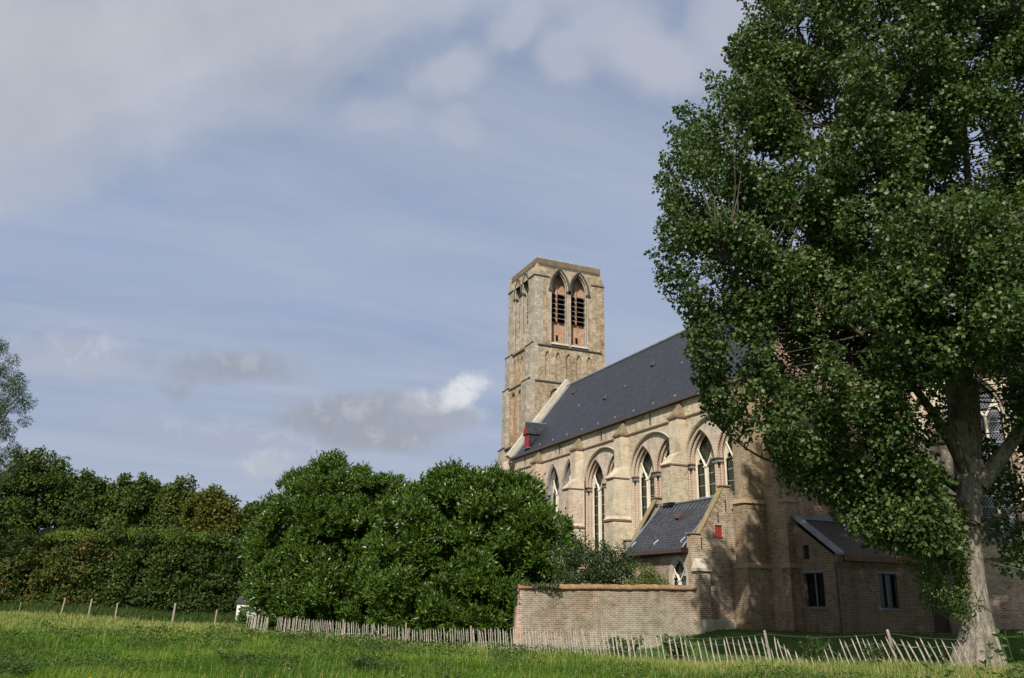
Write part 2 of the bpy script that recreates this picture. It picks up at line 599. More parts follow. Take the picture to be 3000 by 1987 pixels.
def slate_mat(name, c1, c2, streak=0.5, moss=0.0):
    m, k, bs, out = mat_new(name)
    uv = k.n('ShaderNodeUVMap').outputs[0]
    geo = k.n('ShaderNodeNewGeometry').outputs['Position']
    br = k.n('ShaderNodeTexBrick')
    k.t.links.new(uv, br.inputs['Vector'])
    br.inputs['Scale'].default_value = 1.0
    br.inputs['Brick Width'].default_value = 0.27
    br.inputs['Row Height'].default_value = 0.19
    br.inputs['Mortar Size'].default_value = 0.022
    br.inputs['Mortar Smooth'].default_value = 0.2
    k.put(br.inputs['Color1'], c1); k.put(br.inputs['Color2'], c2); k.put(br.inputs['Mortar'], tuple(x * 0.35 for x in c1))
    c = br.outputs['Color']
    st = k.noise(k.mapping(uv, scale=(3.5, 0.55, 1)), 1.0, 6, 0.7)
    big = k.noise(geo, 0.5, 5, 0.6, 0.5)
    c = k.mix(0.9, c, k.ramp(big, [(0.3, 0.6), (0.7, 1.4)]), 'MULTIPLY')
    c = k.mix(0.7, c, k.ramp(k.noise(k.mapping(uv, scale=(3.7, 5.3, 1)), 1.0, 2, 0.6), [(0.3, 0.55), (0.7, 1.5)]), 'MULTIPLY')
    c = k.mix(k.ramp(st, [(0.58, 0.0), (0.78, streak)]), c, (0.11, 0.12, 0.145))
    if moss > 0:
        c = k.mix(k.ramp(k.noise(geo, 1.6, 6, 0.7), [(0.56, 0.0), (0.7, moss)]), c, (0.10, 0.10, 0.05))
    setp(k, bs, c, k.ramp(big, [(0.3, 0.42), (0.7, 0.62)]), 0.45)
    bump(k, bs, k.m('ADD', k.m('MULTIPLY', br.outputs['Fac'], -1.0), k.m('MULTIPLY', k.noise(geo, 9.0, 3), 0.6)), 0.6, 0.02)
    return m


def plain_mat(name, col, rough=0.7, spec=0.3, metal=0.0, var=0.25, scale=6.0):
    m, k, bs, out = mat_new(name)
    geo = k.n('ShaderNodeNewGeometry').outputs['Position']
    n = k.noise(geo, scale, 5, 0.65)
    c = k.mix(1.0, col, k.ramp(n, [(0.3, 1 - var), (0.7, 1 + var)]), 'MULTIPLY')
    setp(k, bs, c, rough, spec, metal)
    bump(k, bs, n, 0.15, 0.01)
    return m


def stripe_mat(name, c1, c2):
    """alternating brick voussoirs, UV.x counts bricks along the moulding"""
    m, k, bs, out = mat_new(name)
    uv = k.n('ShaderNodeUVMap').outputs[0]
    geo = k.n('ShaderNodeNewGeometry').outputs['Position']
    s = k.n('ShaderNodeSeparateXYZ'); k.t.links.new(uv, s.inputs[0])
    fr = k.m('FRACT', s.outputs[0])
    n = k.noise(geo, 3.0, 5, 0.7)
    c = k.mix(k.ramp(fr, [(0.4, 0.0), (0.5, 1.0)]), c1, c2)
    c = k.mix(k.ramp(n, [(0.45, 0.0), (0.6, 0.5)]), c, (0.42, 0.33, 0.22))
    c = k.mix(0.6, c, k.ramp(k.noise(geo, 30, 3), [(0.3, 0.6), (0.7, 1.4)]), 'MULTIPLY')
    setp(k, bs, c, 0.92, 0.2)
    return m


def glass_mat(name, tint, line, lattice=None):
    m, k, bs, out = mat_new(name)
    uv = k.n('ShaderNodeUVMap').outputs[0]
    geo = k.n('ShaderNodeNewGeometry').outputs['Position']
    s = k.n('ShaderNodeSeparateXYZ'); k.t.links.new(uv, s.inputs[0])
    if lattice == 'diamond':
        a = k.m('ABSOLUTE', k.m('SUBTRACT', k.m('FRACT', k.m('DIVIDE', k.m('ADD', s.outputs[0], k.m('MULTIPLY', s.outputs[1], 0.7)), 0.15)), 0.5))
        b = k.m('ABSOLUTE', k.m('SUBTRACT', k.m('FRACT', k.m('DIVIDE', k.m('SUBTRACT', s.outputs[0], k.m('MULTIPLY', s.outputs[1], 0.7)), 0.15)), 0.5))
        ln = k.m('GREATER_THAN', k.m('MAXIMUM', a, b), 0.41)
    else:
        a = k.m('ABSOLUTE', k.m('SUBTRACT', k.m('FRACT', k.m('DIVIDE', s.outputs[0], 0.14)), 0.5))
        b = k.m('ABSOLUTE', k.m('SUBTRACT', k.m('FRACT', k.m('DIVIDE', s.outputs[1], 0.18)), 0.5))
        ln = k.m('GREATER_THAN', k.m('MAXIMUM', a, b), 0.44)
    n = k.noise(geo, 5.0, 3)
    c = k.mix(1.0, tint, k.ramp(n, [(0.3, 0.6), (0.7, 1.5)]), 'MULTIPLY')
    c = k.mix(ln, c, line)
    setp(k, bs, c, k.mix(ln, (0.12, 0.12, 0.12), (0.6, 0.6, 0.6)), 0.5)
    bump(k, bs, k.noise(geo, 7.0, 2), 0.25, 0.02)
    return m


def leaf_mat(name, stops, rough=0.45, spec=0.5, trans=0.3, tcol=(0.25, 0.42, 0.05)):
    m, k, bs, out = mat_new(name)
    at = k.n('ShaderNodeAttribute'); at.attribute_name = 'tint'
    c = k.ramp(at.outputs['Fac'], stops)
    setp(k, bs, c, rough, spec)
    tr = k.n('ShaderNodeBsdfTranslucent')
    k.put(tr.inputs['Color'], k.mix(0.5, c, tuple(0.4 * x for x in tcol)))
    mx = k.n('ShaderNodeMixShader')
    mx.inputs[0].default_value = trans
    k.t.links.new(bs.outputs[0], mx.inputs[1]); k.t.links.new(tr.outputs[0], mx.inputs[2])
    k.t.links.new(mx.outputs[0], out.inputs[0])
    return m


def bark_mat(name, c1, c2, scale=3.0):
    m, k, bs, out = mat_new(name)
    geo = k.n('ShaderNodeNewGeometry').outputs['Position']
    v = k.mapping(geo, scale=(1, 1, 0.28))
    n = k.noise(v, scale * 3.0, 6, 0.7, 1.2)
    n2 = k.noise(geo, 0.9, 5, 0.6)
    c = k.mix(k.ramp(n, [(0.36, 0.0), (0.6, 1.0)]), c1, c2)
    c = k.mix(k.ramp(n2, [(0.5, 0.0), (0.66, 0.55)]), c, (0.10, 0.11, 0.055))
    setp(k, bs, c, 0.95, 0.15)
    bump(k, bs, n, 1.0, 0.06)
    return m


def ground_mat():
    m, k, bs, out = mat_new('meadow soil')
    geo = k.n('ShaderNodeNewGeometry').outputs['Position']
    n = k.noise(geo, 0.35, 6, 0.6)
    n2 = k.noise(geo, 6.0, 5, 0.7)
    c = k.mix(k.ramp(n, [(0.35, 0.0), (0.65, 1.0)]), (0.05, 0.10, 0.018), (0.09, 0.14, 0.03))
    c = k.mix(0.8, c, k.ramp(n2, [(0.3, 0.5), (0.7, 1.4)]), 'MULTIPLY')
    setp(k, bs, c, 0.95, 0.1)
    bump(k, bs, n2, 0.6, 0.1)
    return m


M = {}
M['brick_nave'] = brick_mat('buff nave brick', [(0.36, 0.25, 0.15), (0.55, 0.45, 0.29), (0.61, 0.52, 0.35), (0.66, 0.58, 0.42)], (0.68, 0.62, 0.51), (0.58, 0.46, 0.33), stain_amt=0.4)
M['brick_rose'] = brick_mat('pink nave brick', [(0.42, 0.22, 0.15), (0.56, 0.41, 0.29), (0.61, 0.51, 0.38)], (0.68, 0.62, 0.53), (0.60, 0.51, 0.37), seed=3.0, stain_amt=0.35)
M['brick_buttress'] = brick_mat('yellow buttress brick', [(0.42, 0.32, 0.20), (0.58, 0.49, 0.33), (0.64, 0.56, 0.40)], (0.68, 0.62, 0.51), (0.58, 0.48, 0.34), seed=5.0, stain_amt=0.4)
M['brick_pink_tymp'] = brick_mat('pale tympanum brick', [(0.50, 0.38, 0.29), (0.64, 0.53, 0.43)], (0.70, 0.62, 0.53), seed=8.0, stain_amt=0.3)
M['brick_tower'] = brick_mat('weathered tower brick', [(0.20, 0.14, 0.09), (0.43, 0.32, 0.20), (0.55, 0.44, 0.30)], (0.52, 0.45, 0.36), (0.42, 0.31, 0.19), w=0.34, h=0.12, msize=0.02, seed=12.0, stain_amt=0.75, contrast=1.5)
M['brick_orange'] = brick_mat('orange infill brick', [(0.38, 0.15, 0.08), (0.50, 0.24, 0.13), (0.50, 0.35, 0.22)], (0.52, 0.42, 0.33), seed=15.0, stain_amt=0.4, contrast=1.2)
M['brick_sacristy'] = brick_mat('sacristy brick', [(0.27, 0.12, 0.08), (0.34, 0.25, 0.165), (0.40, 0.32, 0.21), (0.44, 0.37, 0.26)], (0.60, 0.56, 0.48), (0.33, 0.20, 0.13), seed=20.0, msize=0.012, stain_amt=0.5)
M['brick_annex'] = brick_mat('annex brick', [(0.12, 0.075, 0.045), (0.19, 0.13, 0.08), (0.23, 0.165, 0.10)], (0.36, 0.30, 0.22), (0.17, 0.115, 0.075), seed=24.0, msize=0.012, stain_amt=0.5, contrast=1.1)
M['brick_transept'] = brick_mat('transept brick', [(0.30, 0.12, 0.08), (0.40, 0.23, 0.15), (0.42, 0.32, 0.22)], (0.50, 0.43, 0.36), (0.38, 0.20, 0.13), seed=28.0, stain_amt=0.5)
M['brick_garden'] = brick_mat('old garden wall brick', [(0.23, 0.11, 0.072), (0.30, 0.22, 0.155), (0.34, 0.28, 0.21), (0.22, 0.19, 0.15)], (0.44, 0.395, 0.325), (0.27, 0.235, 0.18), seed=32.0, msize=0.016, stain_amt=0.6, green=0.35, contrast=1.3)
M['brick_cap'] = brick_mat('mossy weathering brick', [(0.20, 0.15, 0.09), (0.30, 0.23, 0.14)], (0.28, 0.23, 0.16), seed=36.0, stain_amt=0.6, green=0.5)
M['brick_lip'] = plain_mat('red moulded brick lip', (0.19, 0.115, 0.085), 0.9, 0.2)
M['stripe'] = stripe_mat('banded brick mouldings', (0.38, 0.235, 0.18), (0.58, 0.50, 0.40))
M['stone_white'] = stone_mat('white tracery stone', (0.62, 0.55, 0.42), (0.72, 0.66, 0.54), 2.0, bmp=0.2)
M['stone_grey'] = stone_mat('grey blue stone', (0.24, 0.23, 0.22), (0.40, 0.37, 0.34), 1.2, (0.6, 0.34), bmp=0.3)
M['stone_dark'] = plain_mat('dark carved stone', (0.13, 0.13, 0.14), 0.85, 0.3)
M['stone_tower'] = stone_mat('pale tower ashlar', (0.27, 0.24, 0.20), (0.50, 0.44, 0.36), 1.3, (0.62, 0.36), lichen=(0.36, 0.26, 0.16), lich_amt=0.8, bmp=0.6)
M['stone_pale'] = stone_mat('pale weathered stone', (0.40, 0.36, 0.29), (0.56, 0.51, 0.42), 1.4, lichen=(0.30, 0.27, 0.14), lich_amt=0.45)
M['stone_string'] = plain_mat('black weathered string', (0.085, 0.08, 0.07), 0.9, 0.2)
M['stone_lead'] = plain_mat('whitened lead sill', (0.50, 0.48, 0.45), 0.8, 0.3, var=0.5, scale=3.0)
M['tile_coping'] = stone_mat('lichened tile coping', (0.22, 0.115, 0.065), (0.32, 0.20, 0.11), 2.2, (0.35, 0.3), lichen=(0.33, 0.23, 0.06), lich_amt=0.6)
M['slate'] = slate_mat('dark blue slate', (0.020, 0.0225, 0.031), (0.035, 0.038, 0.050), 0.25)
M['slate_small'] = slate_mat('streaked slate', (0.030, 0.032, 0.041), (0.052, 0.054, 0.067), 0.5, 0.2)
M['slate_brown'] = slate_mat('brown slate', (0.042, 0.035, 0.034), (0.07, 0.06, 0.057), 0.15)
M['lead'] = plain_mat('lead flashing', (0.20, 0.22, 0.25), 0.45, 0.5, 0.2, var=0.3, scale=2.0)
M['wood_gutter'] = plain_mat('brown gutter', (0.085, 0.058, 0.050), 0.6, 0.4)
M['wood_fascia'] = plain_mat('red brown fascia', (0.15, 0.055, 0.03), 0.6, 0.4)
M['red_paint'] = plain_mat('red painted boards', (0.24, 0.030, 0.024), 0.55, 0.4, var=0.2)
M['dark_red'] = plain_mat('dark red paint', (0.032, 0.007, 0.007), 0.55, 0.4, var=0.2)
M['iron'] = plain_mat('wrought iron', (0.02, 0.02, 0.022), 0.7, 0.4)
M['zinc'] = plain_mat('galvanised hook', (0.75, 0.76, 0.78), 0.4, 0.5, 0.3)
M['pipe'] = plain_mat('zinc downpipe', (0.13, 0.10, 0.10), 0.55, 0.5, 0.2)
M['glass'] = glass_mat('leaded green glass', (0.022, 0.026, 0.014), (0.055, 0.055, 0.035))
M['glass_lattice'] = glass_mat('diamond leaded glass', (0.018, 0.02, 0.024), (0.20, 0.21, 0.23), 'diamond')
M['glass_dark'] = plain_mat('black window pane', (0.006, 0.007, 0.008), 0.15, 0.5)
M['bar'] = plain_mat('saddle bar', (0.34, 0.36, 0.40), 0.5, 0.4)
M['frame_dark'] = plain_mat('grey window frame', (0.03, 0.032, 0.036), 0.6, 0.4)
M['sill'] = plain_mat('blue stone sill', (0.16, 0.165, 0.19), 0.7, 0.4)
M['louvre'] = plain_mat('louvre board', (0.13, 0.12, 0.105), 0.85, 0.2)
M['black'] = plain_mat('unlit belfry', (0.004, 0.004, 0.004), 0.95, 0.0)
M['stake'] = stone_mat('weathered chestnut', (0.24, 0.21, 0.17), (0.52, 0.47, 0.40), 5.0, rough=0.85)
M['post'] = stone_mat('grey split post', (0.25, 0.20, 0.15), (0.42, 0.36, 0.29), 6.0, rough=0.9)
M['wire'] = plain_mat('fence wire', (0.20, 0.20, 0.19), 0.5, 0.5, 0.6)
M['bark_poplar'] = bark_mat('poplar bark', (0.085, 0.072, 0.056), (0.33, 0.285, 0.23))
M['bark_dark'] = bark_mat('dark bark', (0.05, 0.042, 0.032), (0.12, 0.10, 0.075))
M['ground'] = ground_mat()
M['leaf_poplar'] = leaf_mat('poplar leaf', [(0.0, (0.022, 0.050, 0.009)), (0.5, (0.046, 0.085, 0.016)), (0.9, (0.088, 0.13, 0.036)), (1.0, (0.18, 0.19, 0.08))], 0.45, 0.32, 0.25, (0.35, 0.6, 0.06))
M['leaf_sucker'] = leaf_mat('young poplar leaf', [(0.0, (0.04, 0.07, 0.014)), (1.0, (0.10, 0.15, 0.03))], 0.45, 0.45, 0.3)
M['leaf_laurel'] = leaf_mat('laurel leaf', [(0.0, (0.020, 0.050, 0.006)), (0.5, (0.058, 0.112, 0.013)), (0.93, (0.11, 0.17, 0.026)), (1.0, (0.20, 0.22, 0.03))], 0.36, 0.38, 0.12, (0.35, 0.6, 0.03))
M['leaf_shrub'] = leaf_mat('shrub leaf', [(0.0, (0.025, 0.045, 0.016)), (1.0, (0.06, 0.09, 0.03))], 0.45, 0.4, 0.22)
M['leaf_lime'] = leaf_mat('yellow green leaf', [(0.0, (0.06, 0.10, 0.015)), (1.0, (0.15, 0.21, 0.03))], 0.45, 0.4, 0.35)
M['leaf_hedge'] = leaf_mat('hedge leaf', [(0.0, (0.030, 0.056, 0.012)), (0.6, (0.062, 0.098, 0.020)), (0.88, (0.105, 0.12, 0.028)), (1.0, (0.17, 0.10, 0.034))], 0.6, 0.18, 0.25)
M['leaf_hedge_lit'] = leaf_mat('fresh lit hedge leaf', [(0.0, (0.08, 0.13, 0.018)), (1.0, (0.20, 0.29, 0.04))], 0.5, 0.25, 0.35)  # new growth, with sunlight on the hedge tops put into its brighter green
M['leaf_tree'] = leaf_mat('maple leaf', [(0.0, (0.034, 0.062, 0.012)), (0.7, (0.085, 0.125, 0.026)), (1.0, (0.15, 0.16, 0.04))], 0.6, 0.18, 0.28)
M['leaf_gold'] = leaf_mat('turning leaf', [(0.0, (0.055, 0.075, 0.014)), (1.0, (0.17, 0.175, 0.03))], 0.6, 0.18, 0.3)
M['leaf_willow'] = leaf_mat('willow leaf', [(0.0, (0.028, 0.055, 0.018)), (1.0, (0.085, 0.125, 0.05))], 0.5, 0.25, 0.3)
M['grass'] = leaf_mat('meadow grass', [(0.0, (0.032, 0.080, 0.009)), (0.3, (0.088, 0.190, 0.016)), (0.70, (0.20, 0.30, 0.032)), (0.84, (0.36, 0.35, 0.11)), (1.0, (0.52, 0.44, 0.23))], 0.65, 0.15, 0.4, (0.5, 0.8, 0.05))
M['lawn'] = leaf_mat('lawn grass', [(0.0, (0.03, 0.075, 0.012)), (1.0, (0.06, 0.14, 0.02))], 0.6, 0.25, 0.35)
M['weed'] = leaf_mat('weed leaf', [(0.0, (0.030, 0.062, 0.014)), (1.0, (0.085, 0.135, 0.030))], 0.55, 0.2, 0.3)
M['petal'] = leaf_mat('petals', [(0.0, (0.75, 0.45, 0.02)), (0.5, (0.75, 0.5, 0.03)), (0.51, (0.7, 0.68, 0.6)), (1.0, (0.5, 0.4, 0.45))], 0.6, 0.2, 0.2)
M['render_white'] = plain_mat('whitewash', (0.72, 0.70, 0.66), 0.9, 0.2, var=0.1)



# ------------------------------------------------------------------ setting: the ground
def build_ground():
    fs = np.concatenate([np.linspace(-60, 8, 18), np.linspace(10, 80, 120), np.linspace(84, 200, 40), np.geomspace(215, 2600, 26)])
    rs = np.concatenate([-np.geomspace(2600, 65, 26), np.linspace(-62, 45, 150), np.geomspace(48, 2600, 26)])
    F_, R_ = np.meshgrid(fs, rs, indexing='ij')
    Z = ground_h(F_, R_)
    V = Wn(F_.ravel(), R_.ravel(), Z.ravel())
    nf, nr = len(fs), len(rs)
    i = np.arange((nf - 1) * (nr - 1))
    a = (i // (nr - 1)) * nr + i % (nr - 1)
    faces = np.stack([a, a + 1, a + nr + 1, a + nr], axis=1)
    o = soup('ground', V, faces, M['ground'], smooth_=True)
    tag(o, kind='structure')


build_ground()


# ------------------------------------------------------------------ church
def arch_in(c, w, zs, rise, z0, dw, n=10, lift=0.0):
    """the same pointed opening drawn in by dw on all sides"""
    rad = (w * w + rise * rise) / (2 * w)
    off = rad - w
    r2 = rad - dw
    rise2 = math.sqrt(max(0.01, r2 * r2 - off * off))
    return arch(c, w - dw, zs, rise2, z0 + lift, n)


def tracery(pl, c, w, zs, rise, z0, depth, parent, group=None, glass='glass', bar_step=0.62, lattice=False, name='window'):
    """two-light window: glass with bars, a stone tracery head and a mullion"""
    mb = MB()
    pl.panel(mb, arch(c, w, zs, rise, z0), depth=depth + 0.14, reveal=0)
    win = mb.build(name, M[glass], parent)
    t = MB()
    ts = min(1.0, w / 0.9)
    mw = 0.07 * ts
    zl = zs - 0.30 * w
    outer = arch(c, w + 0.01, zs, rise + 0.01, z0, 12)
    for s_ in (-1, 1):
        side = [q for q in outer[2:] if (q[0] - c) * s_ > -1e-6 and q[1] <= zs + 0.50 * rise]
        side.sort(key=lambda q: q[1])
        cc = c + s_ * (w + mw) / 2
        lw_ = (w - mw) / 2
        head = arch(cc, lw_, zl, lw_ * 1.5, zl - 0.1, 6)[2:]
        # cusped inner edge, running from the mullion to the jamb
        head.sort(key=lambda q: (q[0] - c) * s_)
        hd = []
        for i, q in enumerate(head):
            k_ = 0.86 if i in (3, 9) else 1.0
            hd.append((cc + (q[0] - cc) * k_, zl + (q[1] - zl) * k_))
        up = [(q[0], q[1]) for q in side if q[1] > zl]
        poly = hd + [(c + s_ * (w + 0.005), zl + 0.02)] + up + [(c + s_ * w * 0.42, zs + 0.16 * rise), (c + s_ * w * 0.16, zs - 0.02 * rise), (c, zs - 0.10 * rise)]
        if s_ < 0:
            poly = poly[::-1]
        pl.panel(t, poly, [], depth, 0, 0)
        pl.reveal(t, poly, depth, 0.07, 0)
        pts = []
        for i in range(8):
            a_ = i / 7
            pts.append(pl.p(c + s_ * w * (0.06 + 0.72 * a_ ** 1.1), zs - 0.16 * w + rise * 0.66 * a_ ** 1.25, depth - 0.02))
        t.tube(pts, [ts * (0.065 - 0.025 * i / 7) for i in range(8)], 6)
    # thin frame against the jambs
    t.tube([pl.p(u, z, depth + 0.03) for u, z in outer[1:] + [outer[0]]], 0.035 * ts, 5)
    pl.box(t, c - mw, c + mw, z0, zs - 0.15 * w, depth - 0.08, depth + 0.06)
    t.tube([pl.p(c, z0, depth - 0.08), pl.p(c, zs - 0.18 * w, depth - 0.08)], 0.075 * ts, 8)
    pl.box(t, c - 0.11 * ts, c + 0.11 * ts, zs - 0.24 * w, zs - 0.14 * w, depth - 0.085 - 0.09 * ts, depth - 0.085)
    t.build('tracery', M['stone_white'], win)
    z = z0 + 0.5
    while z < zs + 0.1:
        b = MB()
        pl.box(b, c - w + 0.02, c + w - 0.02, z - 0.016, z + 0.016, depth + 0.112, depth + 0.135)
        b.build('glazing_bar', M['bar'], win)
        z += bar_step
    return win


def edge_roll(mb, pl, c, w, zs, rise, z0, depth, rad, mi, off=0.0):
    pts = arch_in(c, w, zs, rise, z0, off, 10)
    pts = pts[1:] + [pts[0]]
    # resample so that stripes follow straight jambs too
    mb.tube([pl.p(a, b, depth) for a, b in pts], rad, 6, mi, stripe=0.16)


def build_church():
    ch = thing('church', 'long buff brick church nave with steep dark slate roof and pointed windows', 'church')
    PN = Plane((28.05, 0, 0), (0, 1, 0), (-1, 0, 0))
    EAVE = 12.35
    wall = MB()
    mats = [M['brick_nave'], M['brick_rose'], M['brick_pink_tymp'], M['stripe'], M['stone_grey'], M['stone_white'], M['stone_dark'], M['brick_lip'], M['brick_buttress'], M['stone_pale']]
    bays = [(61.0, 'a'), (55.15, 'a'), (49.0, 'b'), (43.0, 'b'), (37.1, 'b')]
    D = 1.28
    holes = []
    for yc, ty in bays:
        if ty == 'a':
            for s_ in (-1, 1):
                holes.append(arch(yc + s_ * D, 1.08, 8.85, 2.1, 4.6))
        else:
            holes.append(arch(yc, 2.58, 8.75, 2.22, 4.4, 14))
    # wall in two storeys of brick: buff frieze above the string course, mixed brick below
    zs_ = 11.33
    PN.panel(wall, [(34.2, zs_), (64.1, zs_), (64.1, EAVE), (34.2, EAVE)], mi=0)
    PN.panel(wall, [(51.5, 0), (64.1, 0), (64.1, zs_), (51.5, zs_)], holes[:4], mi=1, reveal=0.03, mr=4)
    PN.panel(wall, [(34.2, 0), (51.5, 0), (51.5, zs_), (34.2, zs_)], holes[4:], mi=0, reveal=0.14)
    wins = []
    for yc, ty in bays:
        for s_ in (1, -1):
            c = yc + s_ * D
            if ty == 'a':
                a = (c, 1.08, 8.85, 2.1, 4.6)
                PN.panel(wall, arch(*a), [arch_in(*a, 0.13)], 0.03, 4, 0.22, 4)
                PN.panel(wall, arch_in(*a, 0.12), [arch_in(*a, 0.26)], 0.25, 4, 0.2, 4)
                wall.tube([PN.p(u, z, 0.02) for u, z in arch_in(*a, -0.02)[1:] + [arch_in(*a, -0.02)[0]]], 0.05, 6, 4)
                for q in (-1, 1):
                    PN.box(wall, c + q * 0.93 - 0.13, c + q * 0.93 + 0.13, 8.72, 8.98, -0.02, 0.3, 4)
                wins.append((c, 0.84, 8.85, 1.75, 4.62, 0.40))
            else:
                a = (c, 1.24, 8.55, 1.95, 4.4)
                PN.panel(wall, arch_in(*a, -0.002), [arch_in(*a, 0.17)], 0.30, 3, 0.16, 3, True)
                PN.panel(wall, arch_in(*a, 0.165), [arch_in(*a, 0.30)], 0.46, 3, 0.12, 5)
                edge_roll(wall, PN, *a, 0.18, 0.055, 3, 0.03)
                edge_roll(wall, PN, *a, 0.34, 0.05, 3, 0.19)
                for q in (-1, 1):
                    PN.box(wall, c + q * 1.13 - 0.16, c + q * 1.13 + 0.16, 8.38, 8.44, 0.1, 0.56, 6)
                    PN.box(wall, c + q * 1.13 - 0.13, c + q * 1.13 + 0.13, 8.44, 8.60, 0.13, 0.53, 4)
                    PN.box(wall, c + q * 1.13 - 0.19, c + q * 1.13 + 0.19, 8.60, 8.66, 0.06, 0.60, 7)
                wins.append((c, 0.93, 8.55, 1.62, 4.42, 0.50))
        if ty == 'b':
            big = arch(yc, 2.58, 8.75, 2.22, 4.4, 14)
            l1 = arch(yc - D, 1.24, 8.55, 1.95, 4.4)
            l2 = arch(yc + D, 1.24, 8.55, 1.95, 4.4)
            # fill of the relieving arch, opened for its two lancets
            PN.panel(wall, [(u, z - 0.0) for u, z in arch(yc, 2.58, 8.75, 2.22, 4.36, 14)], [l1, l2], 0.14, 2, 0.16, 3, True)
            rim = arch(yc, 2.66, 8.75, 2.30, 4.4, 14)
            wall.tube([PN.p(u, z, 0.0) for u, z in rim[1:] + [rim[0]]], 0.05, 6, 9)
    # string course under the frieze, wrapped by the buttresses
    prev = 34.9
    for yb in (39.9, 46.1, 52.1, 58.6, 64.4):
        PN.box(wall, prev, yb - 0.5, zs_ - 0.05, zs_ + 0.04, -0.07, 0.02, 7)
        prev = yb + 0.5
    # eaves corbel
    PN.box(wall, 34.2, 64.0, EAVE - 0.08, EAVE - 0.002, -0.08, -0.002, 7)
    # closing walls the camera does not face
    wall.face([(38.0, 33.3, 0), (38.0, 64, 0), (38.0, 64, 12.4), (38.0, 33.3, 12.4)], 0)
    wall.build('nave_wall', mats, ch)
    for w_ in wins:
        tracery(PN, *w_, parent=ch)

    # buttresses
    for yb in (39.9, 46.1, 52.1, 58.6):
        b = MB()
        rosy = 1 if yb > 50 else 0
        h = 0.43
        def loop(x, hh, z):
            return [(x, yb - hh, z), (28.04, yb - hh, z), (28.04, yb + hh, z), (x, yb + hh, z)]
        lowx = 27.3 if yb < 41 else 26.72      # the sacristy takes the foot of the first one
        b.hull(loop(lowx, h + 0.10, -0.3), loop(lowx, h + 0.10, 5.90), rosy)
        if yb > 41:
            b.hull(loop(26.66, h + 0.15, 5.90), loop(26.68, h + 0.14, 6.02), 2)
            b.hull(loop(26.68, h + 0.14, 6.02), loop(26.86, h + 0.02, 6.22), rosy, False, False)
        b.hull(loop(26.86, h + 0.02, 6.45 if yb < 41 else 6.22), loop(26.88, h + 0.02, 8.50), rosy, True, False)
        b.hull(loop(26.80, h + 0.06, 8.50), loop(26.80, h + 0.06, 8.58), 2)
        b.hull(loop(26.80, h + 0.06, 8.58), loop(27.46, h - 0.02, 9.25), rosy, False, False)
        b.hull(loop(27.46, h - 0.02, 9.25), loop(27.46, h - 0.02, 11.24), rosy, False, False)
        b.hull(loop(27.38, h + 0.05, 11.24), loop(27.38, h + 0.05, 11.36), 2)
        # pyramid weathering leaning back to the wall
        A = loop(27.40, h + 0.02, 11.36)
        T0, T1 = (28.0, yb - 0.06, 12.26), (28.0, yb + 0.06, 12.26)
        b.face([A[0], A[3], T1, T0], 3); b.face([A[0], T0, A[1]], 3); b.face([A[3], A[2], T1], 3)
        b.build('buttress', [M['brick_buttress'], M['brick_rose'], M['brick_lip'], M['brick_cap']], ch)

    # stepped corner pier at the east end
    p = MB()
    z0, z1, z2, z3 = -0.3, 2.95, 6.05, 11.25
    def blk(x0, x1, y0, y1, za, zb, mi=0):
        p.box((x0, y0, za), (x1, y1, zb), mi)
    for e, za, zb in ((0.14, z0, z1 - 0.12), (0.0, z1, z2 - 0.12), (-0.10, z2, z3)):
        blk(27.40 - e, 28.78, 34.0 - e, 34.86 + e, za, zb)
        blk(28.76 - e, 29.45 + e, 32.62 - e, 33.05, za, zb)
        blk(28.758 - e * 0.5, 29.2, 32.9, 34.1, za, zb)
    for zz, e, e2 in ((z1, 0.20, 0.0), (z2, 0.08, -0.10)):
        for (x0, x1, y0, y1) in ((27.40, 28.78, 34.0, 34.86), (28.76, 29.45, 32.62, 33.04)):
            lo = [(x0 - e, y0 - e, zz - 0.12), (x1 + e * 0.2, y0 - e, zz - 0.12), (x1 + e * 0.2, y1 + e * 0.5, zz - 0.12), (x0 - e, y1 + e * 0.5, zz - 0.12)]
            hi = [(x0 - e2, y0 - e2, zz + 0.12), (x1 + e * 0.2, y0 - e2, zz + 0.12), (x1 + e * 0.2, y1 + e2 * 0.5, zz + 0.12), (x0 - e2, y1 + e2 * 0.5, zz + 0.12)]
            p.hull(lo, hi, 1)
    for (x0, x1, y0, y1, tx0, tx1, ty0, ty1) in ((27.45, 28.78, 33.98, 34.9, 28.5, 28.78, 34.35, 34.55), (28.72, 29.45, 32.6, 33.06, 28.95, 29.2, 32.95, 33.06)):
        p.hull([(x0, y0, z3), (x1, y0, z3), (x1, y1, z3), (x0, y1, z3)], [(tx0, ty0, z3 + 1.3), (tx1, ty0, z3 + 1.3), (tx1, ty1, z3 + 1.3), (tx0, ty1, z3 + 1.3)], 2)
    p.build('corner_pier', [M['brick_sacristy_pier'], M['brick_pier_lip'], M['brick_cap']], ch)

    # east gable wall with a blocked pointed window
    PG = Plane((0, 33.0, 0), (1, 0, 0), (0, -1, 0))
    g = MB()
    hole = arch(32.7, 2.7, 9.2, 4.6, 4.9, 12)
    PG.panel(g, [(28.76, 0), (38.0, 0), (38.0, 12.7), (33.1, 19.75), (28.76, 13.5)], [hole], 0, 0, 0.25, 1, True)
    PG.panel(g, hole, [], 0.25, 0, 0)
    a = (32.7, 2.7, 9.2, 4.6, 4.9)
    for off, dd in ((0.05, 0.05), (0.25, 0.16)):
        pts = arch_in(*a, off, 12)
        g.tube([PG.p(u, z, dd) for u, z in pts[1:] + [pts[0]]], 0.07, 6, 1, stripe=0.16)
    PG.box(g, 32.55, 33.05, 4.9, 12.5, 0.06, 0.24, 0)
    PG.box(g, 32.50, 32.62, 4.9, 12.2, 0.0, 0.2, 1)
